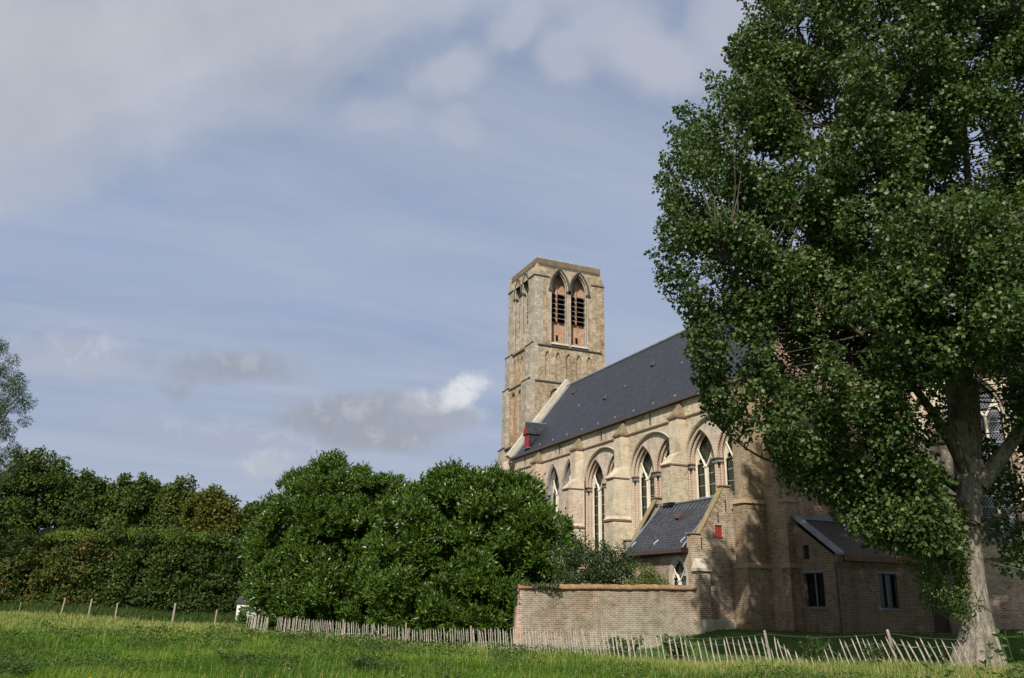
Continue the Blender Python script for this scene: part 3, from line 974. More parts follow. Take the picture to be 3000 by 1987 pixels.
    g.face([(28.76, 33.0, 0), (28.76, 34.3, 0), (28.76, 34.3, 12.6), (28.76, 33.0, 12.6)], 0)
    g.build('east_gable', [M['brick_transept'], M['stripe']], ch)

    # roof
    r = MB()
    e0, rz = 12.44, 19.15
    y0, y1 = 33.3, 63.8
    ex = 27.90
    for sx in (-1, 1):
        xe = 33.1 + sx * (33.1 - ex)
        r.face([(xe, y0, e0), (33.1, y0, rz), (33.1, y1, rz), (xe, y1, e0)], 0)
        r.face([(xe, y0, e0 - 0.12), (xe, y1, e0 - 0.12), (33.1, y1, rz - 0.12), (33.1, y0, rz - 0.12)], 0)
    r.tube([(33.1, y0, rz + 0.02), (33.1, y1, rz + 0.02)], 0.11, 8, 1)
    sl = (rz - e0) / (33.1 - ex)
    nx, nzz = -sl / math.hypot(sl, 1), 1 / math.hypot(sl, 1)
    def on(y, x, d=0.01):
        return Vector((x + nx * d, y, e0 + (x - ex) * sl + nzz * d))
    # lead flashing beside the west coping
    r.prism([on(63.2, ex, 0.004), on(63.79, ex, 0.004), on(63.79, 33.05, 0.004), on(63.2, 33.05, 0.004)], (nx * 0.03, 0, nzz * 0.03), 1)
    # snow hooks: pale dots near the eaves and here and there
    for i in range(12):
        y = 36 + i * 2.3
        r.tube([on(y, 28.15, 0.0), on(y, 28.17, 0.06), on(y, 28.24, 0.02)], 0.012, 5, 2)
        if i % 3 == 0:
            r.tube([on(y, 30.4, 0.0), on(y, 30.42, 0.06), on(y, 30.48, 0.02)], 0.011, 5, 2)
    # slipped slates and small vents
    for (y, x) in ((60.5, 31.9), (47.5, 31.2), (38.5, 30.5), (52.0, 30.0)):
        r.prism([on(y - .17, x, .004), on(y + .17, x, .004), on(y + .11, x + .25, .004), on(y - .11, x + .25, .004)], (nx * .12, 0, nzz * .12), 3)
    r.build('roof', [M['slate'], M['lead'], M['zinc'], M['wood_gutter']], ch)
    # gutter
    gt = MB()
    gt.box((27.80, 33.4, 12.30), (28.0, 64.05, 12.46), 0)
    gt.build('gutter', M['wood_gutter'], ch)
    # west gable wall and its coping
    PW = Plane((0, 63.82, 0), (1, 0, 0), (0, -1, 0))
    wg = MB()
    wg.prism([(27.9, 63.82, 0), (38.3, 63.82, 0), (38.3, 63.82, 12.4), (33.1, 63.82, 19.3), (27.9, 63.82, 12.35)], (0, 0.5, 0), 0)
    for sx in (-1, 1):
        xa, xb = 33.1 + sx * 5.25, 33.1
        n_ = Vector((sx * 0.79, 0, 0.61))
        a_, b_ = Vector((xa, 63.84, 12.42)), Vector((xb, 63.84, 19.22))
        wg.prism([a_, b_, b_ + Vector((0, 0, 0.62)), a_ + n_ * 0.38], (0, 0.55, 0), 1)
    wg.build('west_gable', [M['brick_rose'], M['stone_pale']], ch)
    # raking stub of the ruined aisle wall
    st = MB()
    st.prism([(28.2, 64.36, -0.3), (25.4, 64.36, -0.3), (25.7, 64.36, 8.0), (26.45, 64.36, 10.2), (27.0, 64.36, 11.0), (27.5, 64.36, 12.0), (28.2, 64.36, 12.5)], (0, 0.8, 0), 0)
    st.build('ruined_stub', M['brick_rose'], ch)
    # dormer
    d = MB()
    fx, ya, yb, zb, ze, za = 28.17, 61.0, 61.85, 12.92, 14.1, 14.98
    ym = (ya + yb) / 2
    def rx(z):
        return ex + (z - e0) / sl
    for y in (ya, yb):
        d.face([(fx, y, zb), (rx(ze), y, ze), (fx, y, ze)], 0)
    for s_, y in ((-1, ya - 0.08), (1, yb + 0.08)):
        d.prism([(fx - 0.12, y, ze - 0.12), (fx - 0.12, ym, za), (rx(za) + 0.1, ym, za), (rx(ze - 0.12), y, ze - 0.12)], (0, s_ * 0.03, 0.06), 0)
    d.tube([(fx - 0.14, ym, za + 0.05), (rx(za) + 0.05, ym, za + 0.05)], 0.06, 6, 1)
    d.prism([(fx - 0.15, ya - 0.1, zb - 0.08), (fx - 0.15, yb + 0.1, zb - 0.08), (fx + 0.1, yb + 0.1, zb - 0.02), (fx + 0.1, ya - 0.1, zb - 0.02)], (0, 0, 0.05), 1)
    dm = d.build('dormer', [M['slate_small'], M['lead']], ch)
    s_ = MB()
    s_.prism([(fx - 0.03, ya, zb), (fx - 0.03, yb, zb), (fx - 0.03, yb, ze - 0.02), (fx - 0.03, ya, ze - 0.02)], (0.05, 0, 0), 0)
    s_.prism([(fx - 0.12, ya - 0.05, ze), (fx - 0.12, yb + 0.05, ze), (fx - 0.12, ym, za - 0.02)], (0.1, 0, 0), 0)
    s_.box((fx - 0.14, ya - 0.06, ze - 0.05), (fx - 0.02, yb + 0.06, ze + 0.03), 0)
    s_.build('shutter', M['red_paint'], dm)
    # iron wall anchors in the frieze, one per bay
    for y in (61.4, 55.3, 49.1, 43.1):
        a = MB()
        a.box((28.0, y - 0.025, 11.5), (28.045, y + 0.025, 12.2), 0)
        a.box((27.98, y - 0.06, 11.83), (28.045, y + 0.06, 11.89), 0)
        a.build('wall_anchor', M['iron'], ch)
    # downpipe with hopper at the west end
    dp = MB()
    dp.tube([(27.86, 63.6, 0), (27.86, 63.6, 11.6)], 0.085, 8, 0)
    dp.hull([(27.74, 63.48, 11.55), (27.98, 63.48, 11.55), (27.98, 63.72, 11.55), (27.74, 63.72, 11.55)], [(27.60, 63.32, 12.0), (28.03, 63.32, 12.0), (28.03, 63.88, 12.0), (27.60, 63.88, 12.0)], 0)
    for z in (3, 6, 9):
        dp.tube([(27.86, 63.6, z - 0.06), (27.86, 63.6, z + 0.06)], 0.11, 8, 0)
    dp.build('downpipe', M['pipe'], ch)

    # choir: polygonal end to the right, taller roof over the middle aisle
    PA = Plane((38.0, 33.0, 0), (1, -1, 0), (-1, -1, 0))
    q = MB()
    H = 13.5
    a1 = (3.85, 1.02, 11.2, 1.9, 4.6)
    Lf = 6.2
    PA.panel(q, [(0, 0), (Lf, 0), (Lf, H), (0, H)], [arch(*a1)], 0, 0, 0.18, 1, True)
    PA.panel(q, arch(*a1), [arch_in(*a1, 0.14)], 0.18, 1, 0.2, 1, True)
    for off, dd in ((0.03, 0.06), (0.17, 0.24)):
        pts = arch_in(*a1, off, 10)
        q.tube([PA.p(u, z, dd) for u, z in pts[1:] + [pts[0]]], 0.06, 6, 1, stripe=0.16)
    for s2 in (-1, 1):
        PA.box(q, 3.85 + s2 * 0.95 - 0.16, 3.85 + s2 * 0.95 + 0.16, 11.0, 11.24, -0.04, 0.3, 3)
    PA.box(q, 1.45, 1.95, 0, 11.0, -0.3, -0.002, 0)
    PA.box(q, 5.35, 6.3, 0, 12.0, -0.5, -0.002, 0)
    PA.box(q, 0.0, Lf, 3.45, 3.6, -0.16, -0.003, 2)
    PA.box(q, -0.1, Lf, -0.3, 3.44, -0.1, -0.004, 0)
    PA.box(q, 2.5, 5.2, 4.38, 4.58, -0.14, 0.3, 3)
    for (x0, y0_, x1, y1_) in ((42.384, 28.616, 46.4, 28.616), (46.4, 28.616, 50.8, 33.0), (50.8, 33.0, 50.8, 64.0), (38.0, 64.0, 50.8, 64.0), (38.01, 33.0, 38.01, 64.0)):
        q.face([(x0, y0_, -0.3), (x1, y1_, -0.3), (x1, y1_, H), (x0, y0_, H)], 0)
    q.build('choir_wall', [M['brick_rose'], M['stripe'], M['brick_lip'], M['stone_grey'], M['stone_dark']], ch)
    tracery(PA, 3.85, 0.88, 11.2, 1.7, 4.62, 0.36, ch, glass='glass_lattice', bar_step=0.56)
    cr = MB()
    ap0, ap1 = Vector((43.9, 37.4, 21.9)), Vector((43.9, 64.0, 21.9))
    ov = 0.25
    V_ = [Vector(v) for v in ((38.0 - ov, 64.0, H), (38.0 - ov, 33.0, H), (42.384 - ov, 28.6 - ov, H), (46.4, 28.6 - ov, H), (50.8 + ov, 33.0, H), (50.8 + ov, 64.0, H))]
    cr.face([V_[0], V_[1], ap0, ap1], 0)
    for i in (1, 2, 3):
        cr.face([V_[i], V_[i + 1], ap0], 0)
    cr.face([V_[4], V_[5], ap1, ap0], 0)
    cr.face([V_[0], ap1, V_[5]], 1)
    for i in (1, 2, 3, 4):
        cr.tube([V_[i], ap0], 0.09, 6, 1)
    for i in (0, 1, 2, 3):
        cr.tube([V_[i] - Vector((0, 0, .08)), V_[i + 1] - Vector((0, 0, .08))], 0.11, 6, 2)
    cr.tube([ap0, ap1], 0.12, 6, 1)
    cr.build('choir_roof', [M['slate'], M['lead'], M['wood_gutter']], ch)
    # red board at the eaves corner and the pipe in the angle
    rp = MB()
    rp.tube([(37.55, 32.9, 0.2), (37.55, 32.9, 12.9)], 0.08, 8, 0)
    rp.box((37.3, 32.7, 12.9), (37.85, 32.99, 13.35), 0)
    rp.build('rainwater_pipe', M['dark_red'], ch)


M['brick_sacristy_pier'] = brick_mat('brown pier brick', [(0.22, 0.125, 0.08), (0.34, 0.25, 0.155), (0.40, 0.31, 0.20)], (0.52, 0.46, 0.36), (0.30, 0.19, 0.12), seed=41.0, msize=0.012, stain_amt=0.55)
M['brick_pier_lip'] = stone_mat('worn moulded lip', (0.30, 0.19, 0.12), (0.38, 0.28, 0.18), 3.0)
build_church()


# ------------------------------------------------------------------ tower
def build_tower():
    tw = thing('church_tower', 'tall square weathered brick tower with flat top and paired bell openings', 'tower')
    YF = 88.0
    PF = Plane((0, YF, 0), (1, 0, 0), (0, -1, 0))
    mats = [M['brick_tower'], M['stone_tower'], M['brick_orange'], M['stone_string'], M['stone_pale'], M['black'], M['brick_cap']]
    w = MB()
    xR = 50.9
    # top stage, front: two bell openings
    ops = [(44.58, 1.16), (47.30, 1.20)]
    hs = [arch(c, ww, 38.3, 2.5, 31.25, 10) for c, ww in ops]
    strips = [(41.1, 42.3, 1), (42.3, 49.9, 0), (49.9, xR, 1)]
    PF.panel(w, [(42.3, 30.8), (49.9, 30.8), (49.9, 39.7), (49.9, 41.3), (42.3, 41.3), (42.3, 39.7)], hs, 0, 0, 1.15, 1)
    PF.panel(w, [(41.1, 30.8), (42.3, 30.8), (42.3, 39.7), (41.1, 39.7)], [], 0, 1, 0)
    PF.panel(w, [(49.9, 30.8), (xR, 30.8), (xR, 39.7), (49.9, 39.7)], [], 0, 0, 0)
    PF.panel(w, [(41.1, 39.7), (42.3, 39.7), (42.3, 41.3), (41.42, 41.3)], [], 0, 0, 0)
    PF.panel(w, [(49.9, 39.7), (xR, 39.7), (50.36, 41.3), (49.9, 41.3)], [], 0, 0, 0)
    for c, ww in ops:
        PF.panel(w, arch(c, ww + 0.02, 38.3, 2.55, 31.2, 10), [], 1.15, 2, 0)
        for k_, (off, dd, rr) in enumerate(((-0.16, -0.05, 0.12), (0.0, 0.06, 0.10), (0.10, 0.35, 0.09))):
            pts = arch_in(c, ww, 38.3, 2.5, 31.25, off, 10)
            if k_ == 0:
                w.tube([PF.p(u, z, dd) for u, z in pts[2:]], rr, 6, 3)
            else:
                w.tube([PF.p(u, z, dd) for u, z in pts[1:] + [pts[0]]], rr, 6, 1)
        for s_ in (-1, 1):
            PF.box(w, c + s_ * (ww + 0.12) - 0.26, c + s_ * (ww + 0.12) + 0.26, 37.95, 38.2, -0.16, 0.5, 3)
        # sloping sill white with droppings
        w.prism([PF.p(c - ww, 31.25, 1.15), PF.p(c - ww, 31.25, -0.2), PF.p(c - ww, 31.0, -0.25), PF.p(c - ww, 30.9, 1.15)], PF.u * (2 * ww), 4)
        # put-log hole low in the infill
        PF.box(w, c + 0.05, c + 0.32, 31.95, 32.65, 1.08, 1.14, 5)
        # brick mullion in the belfry opening
        PF.box(w, c - 0.14, c + 0.14, 34.3, 38.9, 0.95, 1.14, 2)
    # parapet, corbel table
    PF.box(w, 41.42, 50.36, 41.30, 42.0, -0.06, 0.5, 6)
    x = 41.7
    while x < 50.2:
        PF.box(w, x, x + 0.1, 41.05, 41.30, -0.10, 0.0, 3)
        x += 0.215
    PF.box(w, 41.05, 43.2, 39.66, 39.78, -0.10, 0.1, 3)
    PF.box(w, 49.0, xR + 0.05, 39.56, 39.68, -0.10, 0.1, 3)
    # stage two: five blind lancets
    bl = [arch(42.95 + 1.43 * i, 0.33, 29.35, 0.8, 26.5, 6) for i in range(5)]
    PF.panel(w, [(41.7, 26.3), (xR, 26.3), (xR, 30.8), (41.7, 30.8)], bl, 0, 0, 0.2, 0)
    for b in bl:
        PF.panel(w, b, [], 0.2, 0, 0)
    PF.panel(w, [(40.7, 26.3), (41.7, 26.3), (41.7, 30.8), (40.7, 30.8)], [], 0, 1, 0)
    PF.box(w, 41.6, 50.4, 30.72, 30.86, -0.14, 0.1, 3)
    # stage three and base: larger blind arches
    ba = [arch(44.05 + 2.1 * i, 0.72, 24.6, 1.0, 19.5, 6) for i in range(3)]
    PF.panel(w, [(41.3, -0.5), (xR, -0.5), (xR, 26.3), (41.3, 26.3)], ba, 0, 0, 0.2, 0)
    for b in ba:
        PF.panel(w, b, [], 0.2, 0, 0)
    PF.panel(w, [(39.9, -0.5), (41.3, -0.5), (41.3, 26.3), (40.2, 26.3)], [], 0, 1, 0)
    PF.box(w, 41.3, 50.4, 26.22, 26.36, -0.12, 0.1, 3)
    YS1, YS2, YS3, YS4 = 95.9, 95.7, 95.3, 95.5
    # left (south) face: corner buttresses and recessed panels
    def left(xl, za, zb, yb_, inner):
        PL = Plane((xl, 0, 0), (0, 1, 0), (-1, 0, 0))
        PL.panel(w, [(YF, za), (89.7, za), (89.7, zb), (YF, zb)], [], 0, 1, 0)
        PL.panel(w, [(94.2, za), (yb_, za), (yb_, zb), (94.2, zb)], [], 0, 1, 0)
        for yy in (89.7, 94.2):
            w.face([PL.p(yy, za, 0), PL.p(yy, zb, 0), PL.p(yy, zb, 0.45), PL.p(yy, za, 0.45)], 1)
        if inner == 'bells':
            hh = [arch(c, 0.92, 38.6, 2.15, 31.2, 8) for c in (90.75, 93.1)]
            PL.panel(w, [(89.7, za), (94.2, za), (94.2, 39.9), (94.2, zb), (89.7, zb), (89.7, 39.9)], hh, 0.12, 0, 0.9, 1)
            for c, h in zip((90.75, 93.1), hh):
                PL.panel(w, h, [], 1.0, 2, 0)
                pts = arch_in(c, 0.92, 38.6, 2.15, 31.2, -0.12, 8)
                w.tube([PL.p(u, z, 0.06) for u, z in pts[2:]], 0.11, 6, 3)
                pts = arch_in(c, 0.92, 38.6, 2.15, 31.2, 0.0, 8)
                w.tube([PL.p(u, z, 0.14) for u, z in pts[1:] + [pts[0]]], 0.10, 6, 1)
                for i in range(7):
                    z = 34.5 + i * 0.6
                    PL.box(w, c - 0.85, c + 0.85, z, z + 0.34, 0.75, 0.98, 5)
                for s_ in (-1, 1):
                    PL.box(w, c + s_ * 1.0 - 0.24, c + s_ * 1.0 + 0.24, 38.2, 38.42, -0.06, 0.5, 3)
        else:
            cs = (90.5, 91.6, 92.7, 93.7) if inner == 'slim' else (91.0, 92.9)
            ww = 0.33 if inner == 'slim' else 0.62
            hh = [arch(c, ww, zb - 1.45, 0.9, za + 0.2, 6) for c in cs]
            PL.panel(w, [(89.7, za), (94.2, za), (94.2, zb), (89.7, zb)], hh, 0.45, 0, 0.25, 0)
            for h in hh:
                PL.panel(w, h, [], 0.7, 2, 0)
        PL.box(w, 89.7, 94.2, za - 0.1, za + 0.08, -0.1, 0.5, 3)
    left(41.1, 30.8, 39.7, YS1, 'bells')
    left(40.7, 26.3, 30.8, YS2, 'slim')
    left(40.25, 18.8, 26.3, YS3, 'wide')
    left(39.9, -0.5, 18.8, YS4, 'wide')
    w.face([(41.1, YF, 39.7), (41.42, YF, 41.3), (41.42, 95.6, 41.3), (41.1, 95.9, 39.7)], 0)
    w.box((41.40, YF + 0.02, 41.3), (41.9, 95.7, 42.0), 6)
    for i in range(30):
        w.box((41.32, 88.4 + i * 0.24, 41.05), (41.44, 88.5 + i * 0.24, 41.3), 3)
    for za, xl, yb_ in ((39.7, 41.1, 95.9),):
        w.box((xl - 0.1, YF - 0.05, za - 0.06), (xl + 0.1, 89.6, za + 0.06), 3)
        w.box((xl - 0.1, 94.3, za - 0.06), (xl + 0.1, yb_ + 0.1, za + 0.06), 3)
    for za, xa, xb, yb_ in ((30.8, 40.7, 41.1, YS2), (26.3, 40.25, 40.7, YS3), (18.8, 39.9, 40.25, YS4)):
        w.face([(xa, YF, za), (xb, YF, za + 0.35), (xb, 89.7, za + 0.35), (xa, 89.7, za)], 3)
        w.face([(xa, 94.2, za), (xb, 94.2, za + 0.35), (xb, yb_, za + 0.35), (xa, yb_, za)], 3)
        w.box((xa - 0.06, YF - 0.04, za - 0.08), (xa + 0.1, 89.7, za), 3)
        w.box((xa - 0.06, 94.2, za - 0.08), (xa + 0.1, yb_ + 0.1, za), 3)
    # far and right sides, top
    for za, zb, yb_, xl in ((30.8, 42.0, YS1, 41.1), (26.3, 30.8, YS2, 40.7), (18.8, 26.3, YS3, 40.25), (-0.5, 18.8, YS4, 39.9)):
        w.face([(xl, yb_, za), (xR, yb_, za), (xR, yb_, zb), (xl, yb_, zb)], 1)
        w.face([(xR, YF, za), (xR, yb_, za), (xR, yb_, min(zb, 39.7)), (xR, YF, min(zb, 39.7))], 0)
    w.face([(xR, YF, 39.7), (xR, 95.9, 39.7), (50.36, 95.9, 41.3), (50.36, YF, 41.3)], 0)
    w.face([(41.5, YF + .3, 41.9), (50.3, YF + .3, 41.9), (50.3, 95.6, 41.9), (41.5, 95.6, 41.9)], 6)
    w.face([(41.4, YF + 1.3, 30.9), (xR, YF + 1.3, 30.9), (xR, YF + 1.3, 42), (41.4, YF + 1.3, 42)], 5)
    w.build('tower_wall', mats, tw)
    # louvre boards, two columns to each opening
    for c, ww in ops:
        for s_ in (-1, 1):
            u0, u1 = (c - ww + 0.08, c - 0.16) if s_ < 0 else (c + 0.16, c + ww - 0.08)
            b = MB()
            PF.box(b, u0, u1, 34.35, 38.1, 1.06, 1.12, 1)
            for i in range(6):
                z = 34.62 + i * 0.64
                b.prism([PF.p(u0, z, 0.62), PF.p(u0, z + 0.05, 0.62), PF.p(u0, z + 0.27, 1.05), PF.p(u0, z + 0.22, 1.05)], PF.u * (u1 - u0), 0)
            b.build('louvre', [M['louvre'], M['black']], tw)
    # thin safety rail along the flat top
    rl = MB()
    for z in (42.3, 42.6):
        rl.tube([(42.2, 88.6, z), (49.2, 88.6, z)], 0.012, 5, 0)
        rl.tube([(42.2, 88.6, z), (42.2, 95.0, z)], 0.012, 5, 0)
    for i in range(6):
        rl.tube([(42.2 + 1.4 * i, 88.6, 41.9), (42.2 + 1.4 * i, 88.6, 42.6)], 0.012, 5, 0)
    rl.build('railing', M['zinc'], tw)


build_tower()


# ------------------------------------------------------------------ sacristy
M['moss_edge'] = stone_mat('mossy brick edge', (0.20, 0.16, 0.09), (0.32, 0.25, 0.15), 3.0, lichen=(0.26, 0.22, 0.06), lich_amt=0.7)


def build_sacristy():
    sc = thing('sacristy', 'small gabled brick sacristy with slate roof and red shutter beside the nave', 'outbuilding')
    YS, XL, YB = 35.1, 24.97, 41.2
    XA = 27.2
    mats = [M['brick_sacristy'], M['stone_pale'], M['tile_coping'], M['stone_white'], M['brick_cap'], M['brick_garden'], M['moss_edge']]
    w = MB()
    PF = Plane((0, YS, 0), (1, 0, 0), (0, -1, 0))
    sh = [(26.42, 4.30), (26.86, 4.30), (26.86, 4.88), (26.42, 4.88)]
    PF.panel(w, [(24.97, -0.7), (28.4, -0.7), (28.4, 5.6), (27.47, 6.72), (27.47, 6.85), (26.93, 6.85), (26.93, 6.62), (25.5, 4.42), (24.97, 4.42), (24.97, 3.6)], [sh], 0, 0, 0.12)
    PL = Plane((XL, 0, 0), (0, 1, 0), (-1, 0, 0))
    win = (36.3, 0.74, 2.30, 1.05, 1.0)
    PL.panel(w, [(YS, -0.7), (YB, -0.7), (YB, 3.9), (YS, 3.9)], [arch(*win)], 0, 0, 0.02, 1)
    PL.panel(w, arch(*win), [arch_in(*win, 0.13)], 0.02, 1, 0.10, 1)
    # pale stone surround and an upper light patch
    for off in (-0.1,):
        PL.panel(w, arch_in(*win, off), [arch_in(*win, 0.0)], -0.01, 1, 0)
    # gable parapet: thickness, tile coping on the slope, kneeler and apex block
    def rake(mb, x0, z0, x1, z1, y0, y1, t, mi):
        a = Vector((x0, y0, z0)); b = Vector((x1, y0, z1))
        n = Vector((-(z1 - z0), 0, x1 - x0)).normalized() * t
        if n.z < 0: n = -n
        mb.prism([a, b, b + n, a + n], (0, y1 - y0, 0), mi)
    for ya in (YS - 0.04, YB - 0.1):
        rake(w, 25.45, 4.36, 27.0, 6.72, ya, ya + 0.38, 0.05, 6)
        rake(w, 27.4, 6.72, 28.5, 5.35, ya, ya + 0.38, 0.05, 6)
        w.box((24.90, ya - 0.03, 4.40), (25.52, ya + 0.44, 4.46), 6)
        w.box((26.90, ya - 0.03, 6.84), (27.50, ya + 0.44, 6.90), 6)
        w.box((26.95, ya + 0.045, 6.5), (27.45, ya + 0.40, 6.84), 0)
        w.box((24.975, ya + 0.045, 3.6), (25.5, ya + 0.40, 4.40), 0)
        w.prism([(25.5, ya + 0.2, 3.6), (27.2, ya + 0.2, 3.6), (27.2, ya + 0.2, 6.6), (26.95, ya + 0.2, 6.55), (25.5, ya + 0.2, 4.36)], (0, 0.2, 0), 0)
    # plinth
    w.box((25.02, YS - 0.07, -0.7), (27.35, YS - 0.002, 0.42), 1)
    w.face([(XL, YB, -0.2), (28.5, YB, -0.2), (28.5, YB, 5.0), (XL, YB, 3.9)], 0)
    # tumbling of bricks along the gable edge: slanted courses
    n0 = Vector((0.836, 0, -0.548))
    t0 = Vector((0.548, 0, 0.836))
    for i in range(26):
        o = Vector((25.56, YS - 0.004, 4.42)) + t0 * (i * 0.098)
        ln = 0.30 + 0.22 * ((i * 7) % 5) / 5
        w.prism([o, o + t0 * 0.062, o + t0 * 0.062 + n0 * ln, o + n0 * ln], (0, 0.02, 0), 4 if i % 3 else 0)
    w.build('sacristy_wall', mats, sc)
    r = MB()
    e0 = (24.72, 3.72)
    rg = (27.2, 6.36)
    y0, y1 = YS + 0.38, YB - 0.1
    r.face([(e0[0], y0 - 0.0, e0[1]), (rg[0], y0, rg[1]), (rg[0], y1, rg[1]), (e0[0], y1, e0[1])], 0)
    r.face([(e0[0], y0, e0[1] - .1), (e0[0], y1, e0[1] - .1), (rg[0], y1, rg[1] - .1), (rg[0], y0, rg[1] - .1)], 0)
    r.face([(29.0, y0, 4.45), (rg[0], y0, rg[1]), (rg[0], y1, rg[1]), (29.0, y1, 4.45)], 0)
    r.tube([(rg[0], y0, rg[1] + .02), (rg[0], y1, rg[1] + .02)], 0.07, 8, 1)
    sl = (rg[1] - e0[1]) / (rg[0] - e0[0])
    L = math.hypot(1, sl)
    nx, nz = -sl / L, 1 / L
    def on(y, x, d=0.0):
        return Vector((x + nx * d, y, e0[1] + (x - e0[0]) * sl + nz * d))
    for ya, yb in ((y0, y0 + 0.16), (y1 - 0.2, y1)):
        r.prism([on(ya, e0[0], .004), on(yb, e0[0], .004), on(yb, 27.1, .004), on(ya, 27.1, .004)], (nx * .02, 0, nz * .02), 1)
    for i in range(14):
        y = y0 + 0.3 + i * 0.37
        r.prism([on(y, 26.75, .003), on(y + 0.02, 26.75, .003), on(y + 0.02, 27.15, .003), on(y, 27.15, .003)], (nx * .015, 0, nz * .015), 1)
    for y in (36.0, 38.4, 40.6):
        r.tube([on(y, 25.0, 0), on(y, 25.02, .06), on(y - .02, 25.25, .02)], 0.02, 5, 2)
    r.prism([on(38.2, 26.25, .003), on(37.9, 26.25, .003), on(37.95, 26.55, .003), on(38.15, 26.55, .003)], (nx * .13, 0, nz * .13), 3)
    r.build('roof', [M['slate_small'], M['lead'], M['zinc'], M['wood_gutter']], sc)
    g = MB()
    g.box((24.60, YS + 0.35, 3.52), (24.84, YB, 3.72), 0)
    g.box((24.80, YS + 0.35, 3.42), (24.965, YB, 3.55), 0)
    g.box((24.58, YS + 0.28, 3.50), (24.99, YS + 0.349, 3.74), 1)
    g.build('gutter', [M['wood_gutter'], M['dark_red']], sc)
    s_ = MB()
    PF.box(s_, 26.425, 26.855, 4.305, 4.875, 0.06, 0.10)
    for i in range(1, 3):
        PF.box(s_, 26.425 + i * 0.143 - .004, 26.425 + i * 0.143 + .004, 4.36, 4.87, 0.053, 0.06)
    PF.box(s_, 26.40, 26.88, 4.26, 4.305, -0.03, 0.1)
    s_.build('shutter', M['red_paint'], sc)
    tracery(PL, 36.3, 0.60, 2.30, 0.86, 1.02, 0.10, sc, glass='glass_lattice', bar_step=3.0)
    # two stone-capped buttresses, one on each side of the corner
    c = MB()
    def butt(x0, x1, ya, yb):
        c.box((x0, ya, -0.7), (x1, yb, 2.62), 0)
        c.box((x0 - .05, ya - .05, -0.7), (x1 + .05, yb, 0.42), 1)
        c.hull([(x0 - .09, ya - .09, 2.62), (x1 + .09, ya - .09, 2.62), (x1 + .09, yb, 2.62), (x0 - .09, yb, 2.62)],
               [(x0 - .09, ya - .09, 2.76), (x1 + .09, ya - .09, 2.76), (x1 + .09, yb, 2.76), (x0 - .09, yb, 2.76)], 1)
        c.hull([(x0 - .09, ya - .09, 2.76), (x1 + .09, ya - .09, 2.76), (x1 + .09, yb, 2.76), (x0 - .09, yb, 2.76)],
               [(x0 + .12, yb - .06, 3.22), (x1 - .12, yb - .06, 3.22), (x1 - .12, yb, 3.22), (x0 + .12, yb, 3.22)], 1)
    butt(24.98, 25.62, 34.62, 35.095)
    c.build('corner_buttress', [M['brick_sacristy'], M['stone_pale']], sc)
    for (x, za, zb) in ((26.62, 5.02, 5.52), (27.12, 5.55, 6.15), (25.55, 3.72, 4.25)):
        a = MB()
        PF.box(a, x - .018, x + .018, za, zb, -0.04, -0.002)
        a.build('wall_anchor', M['iron'], sc)


build_sacristy()


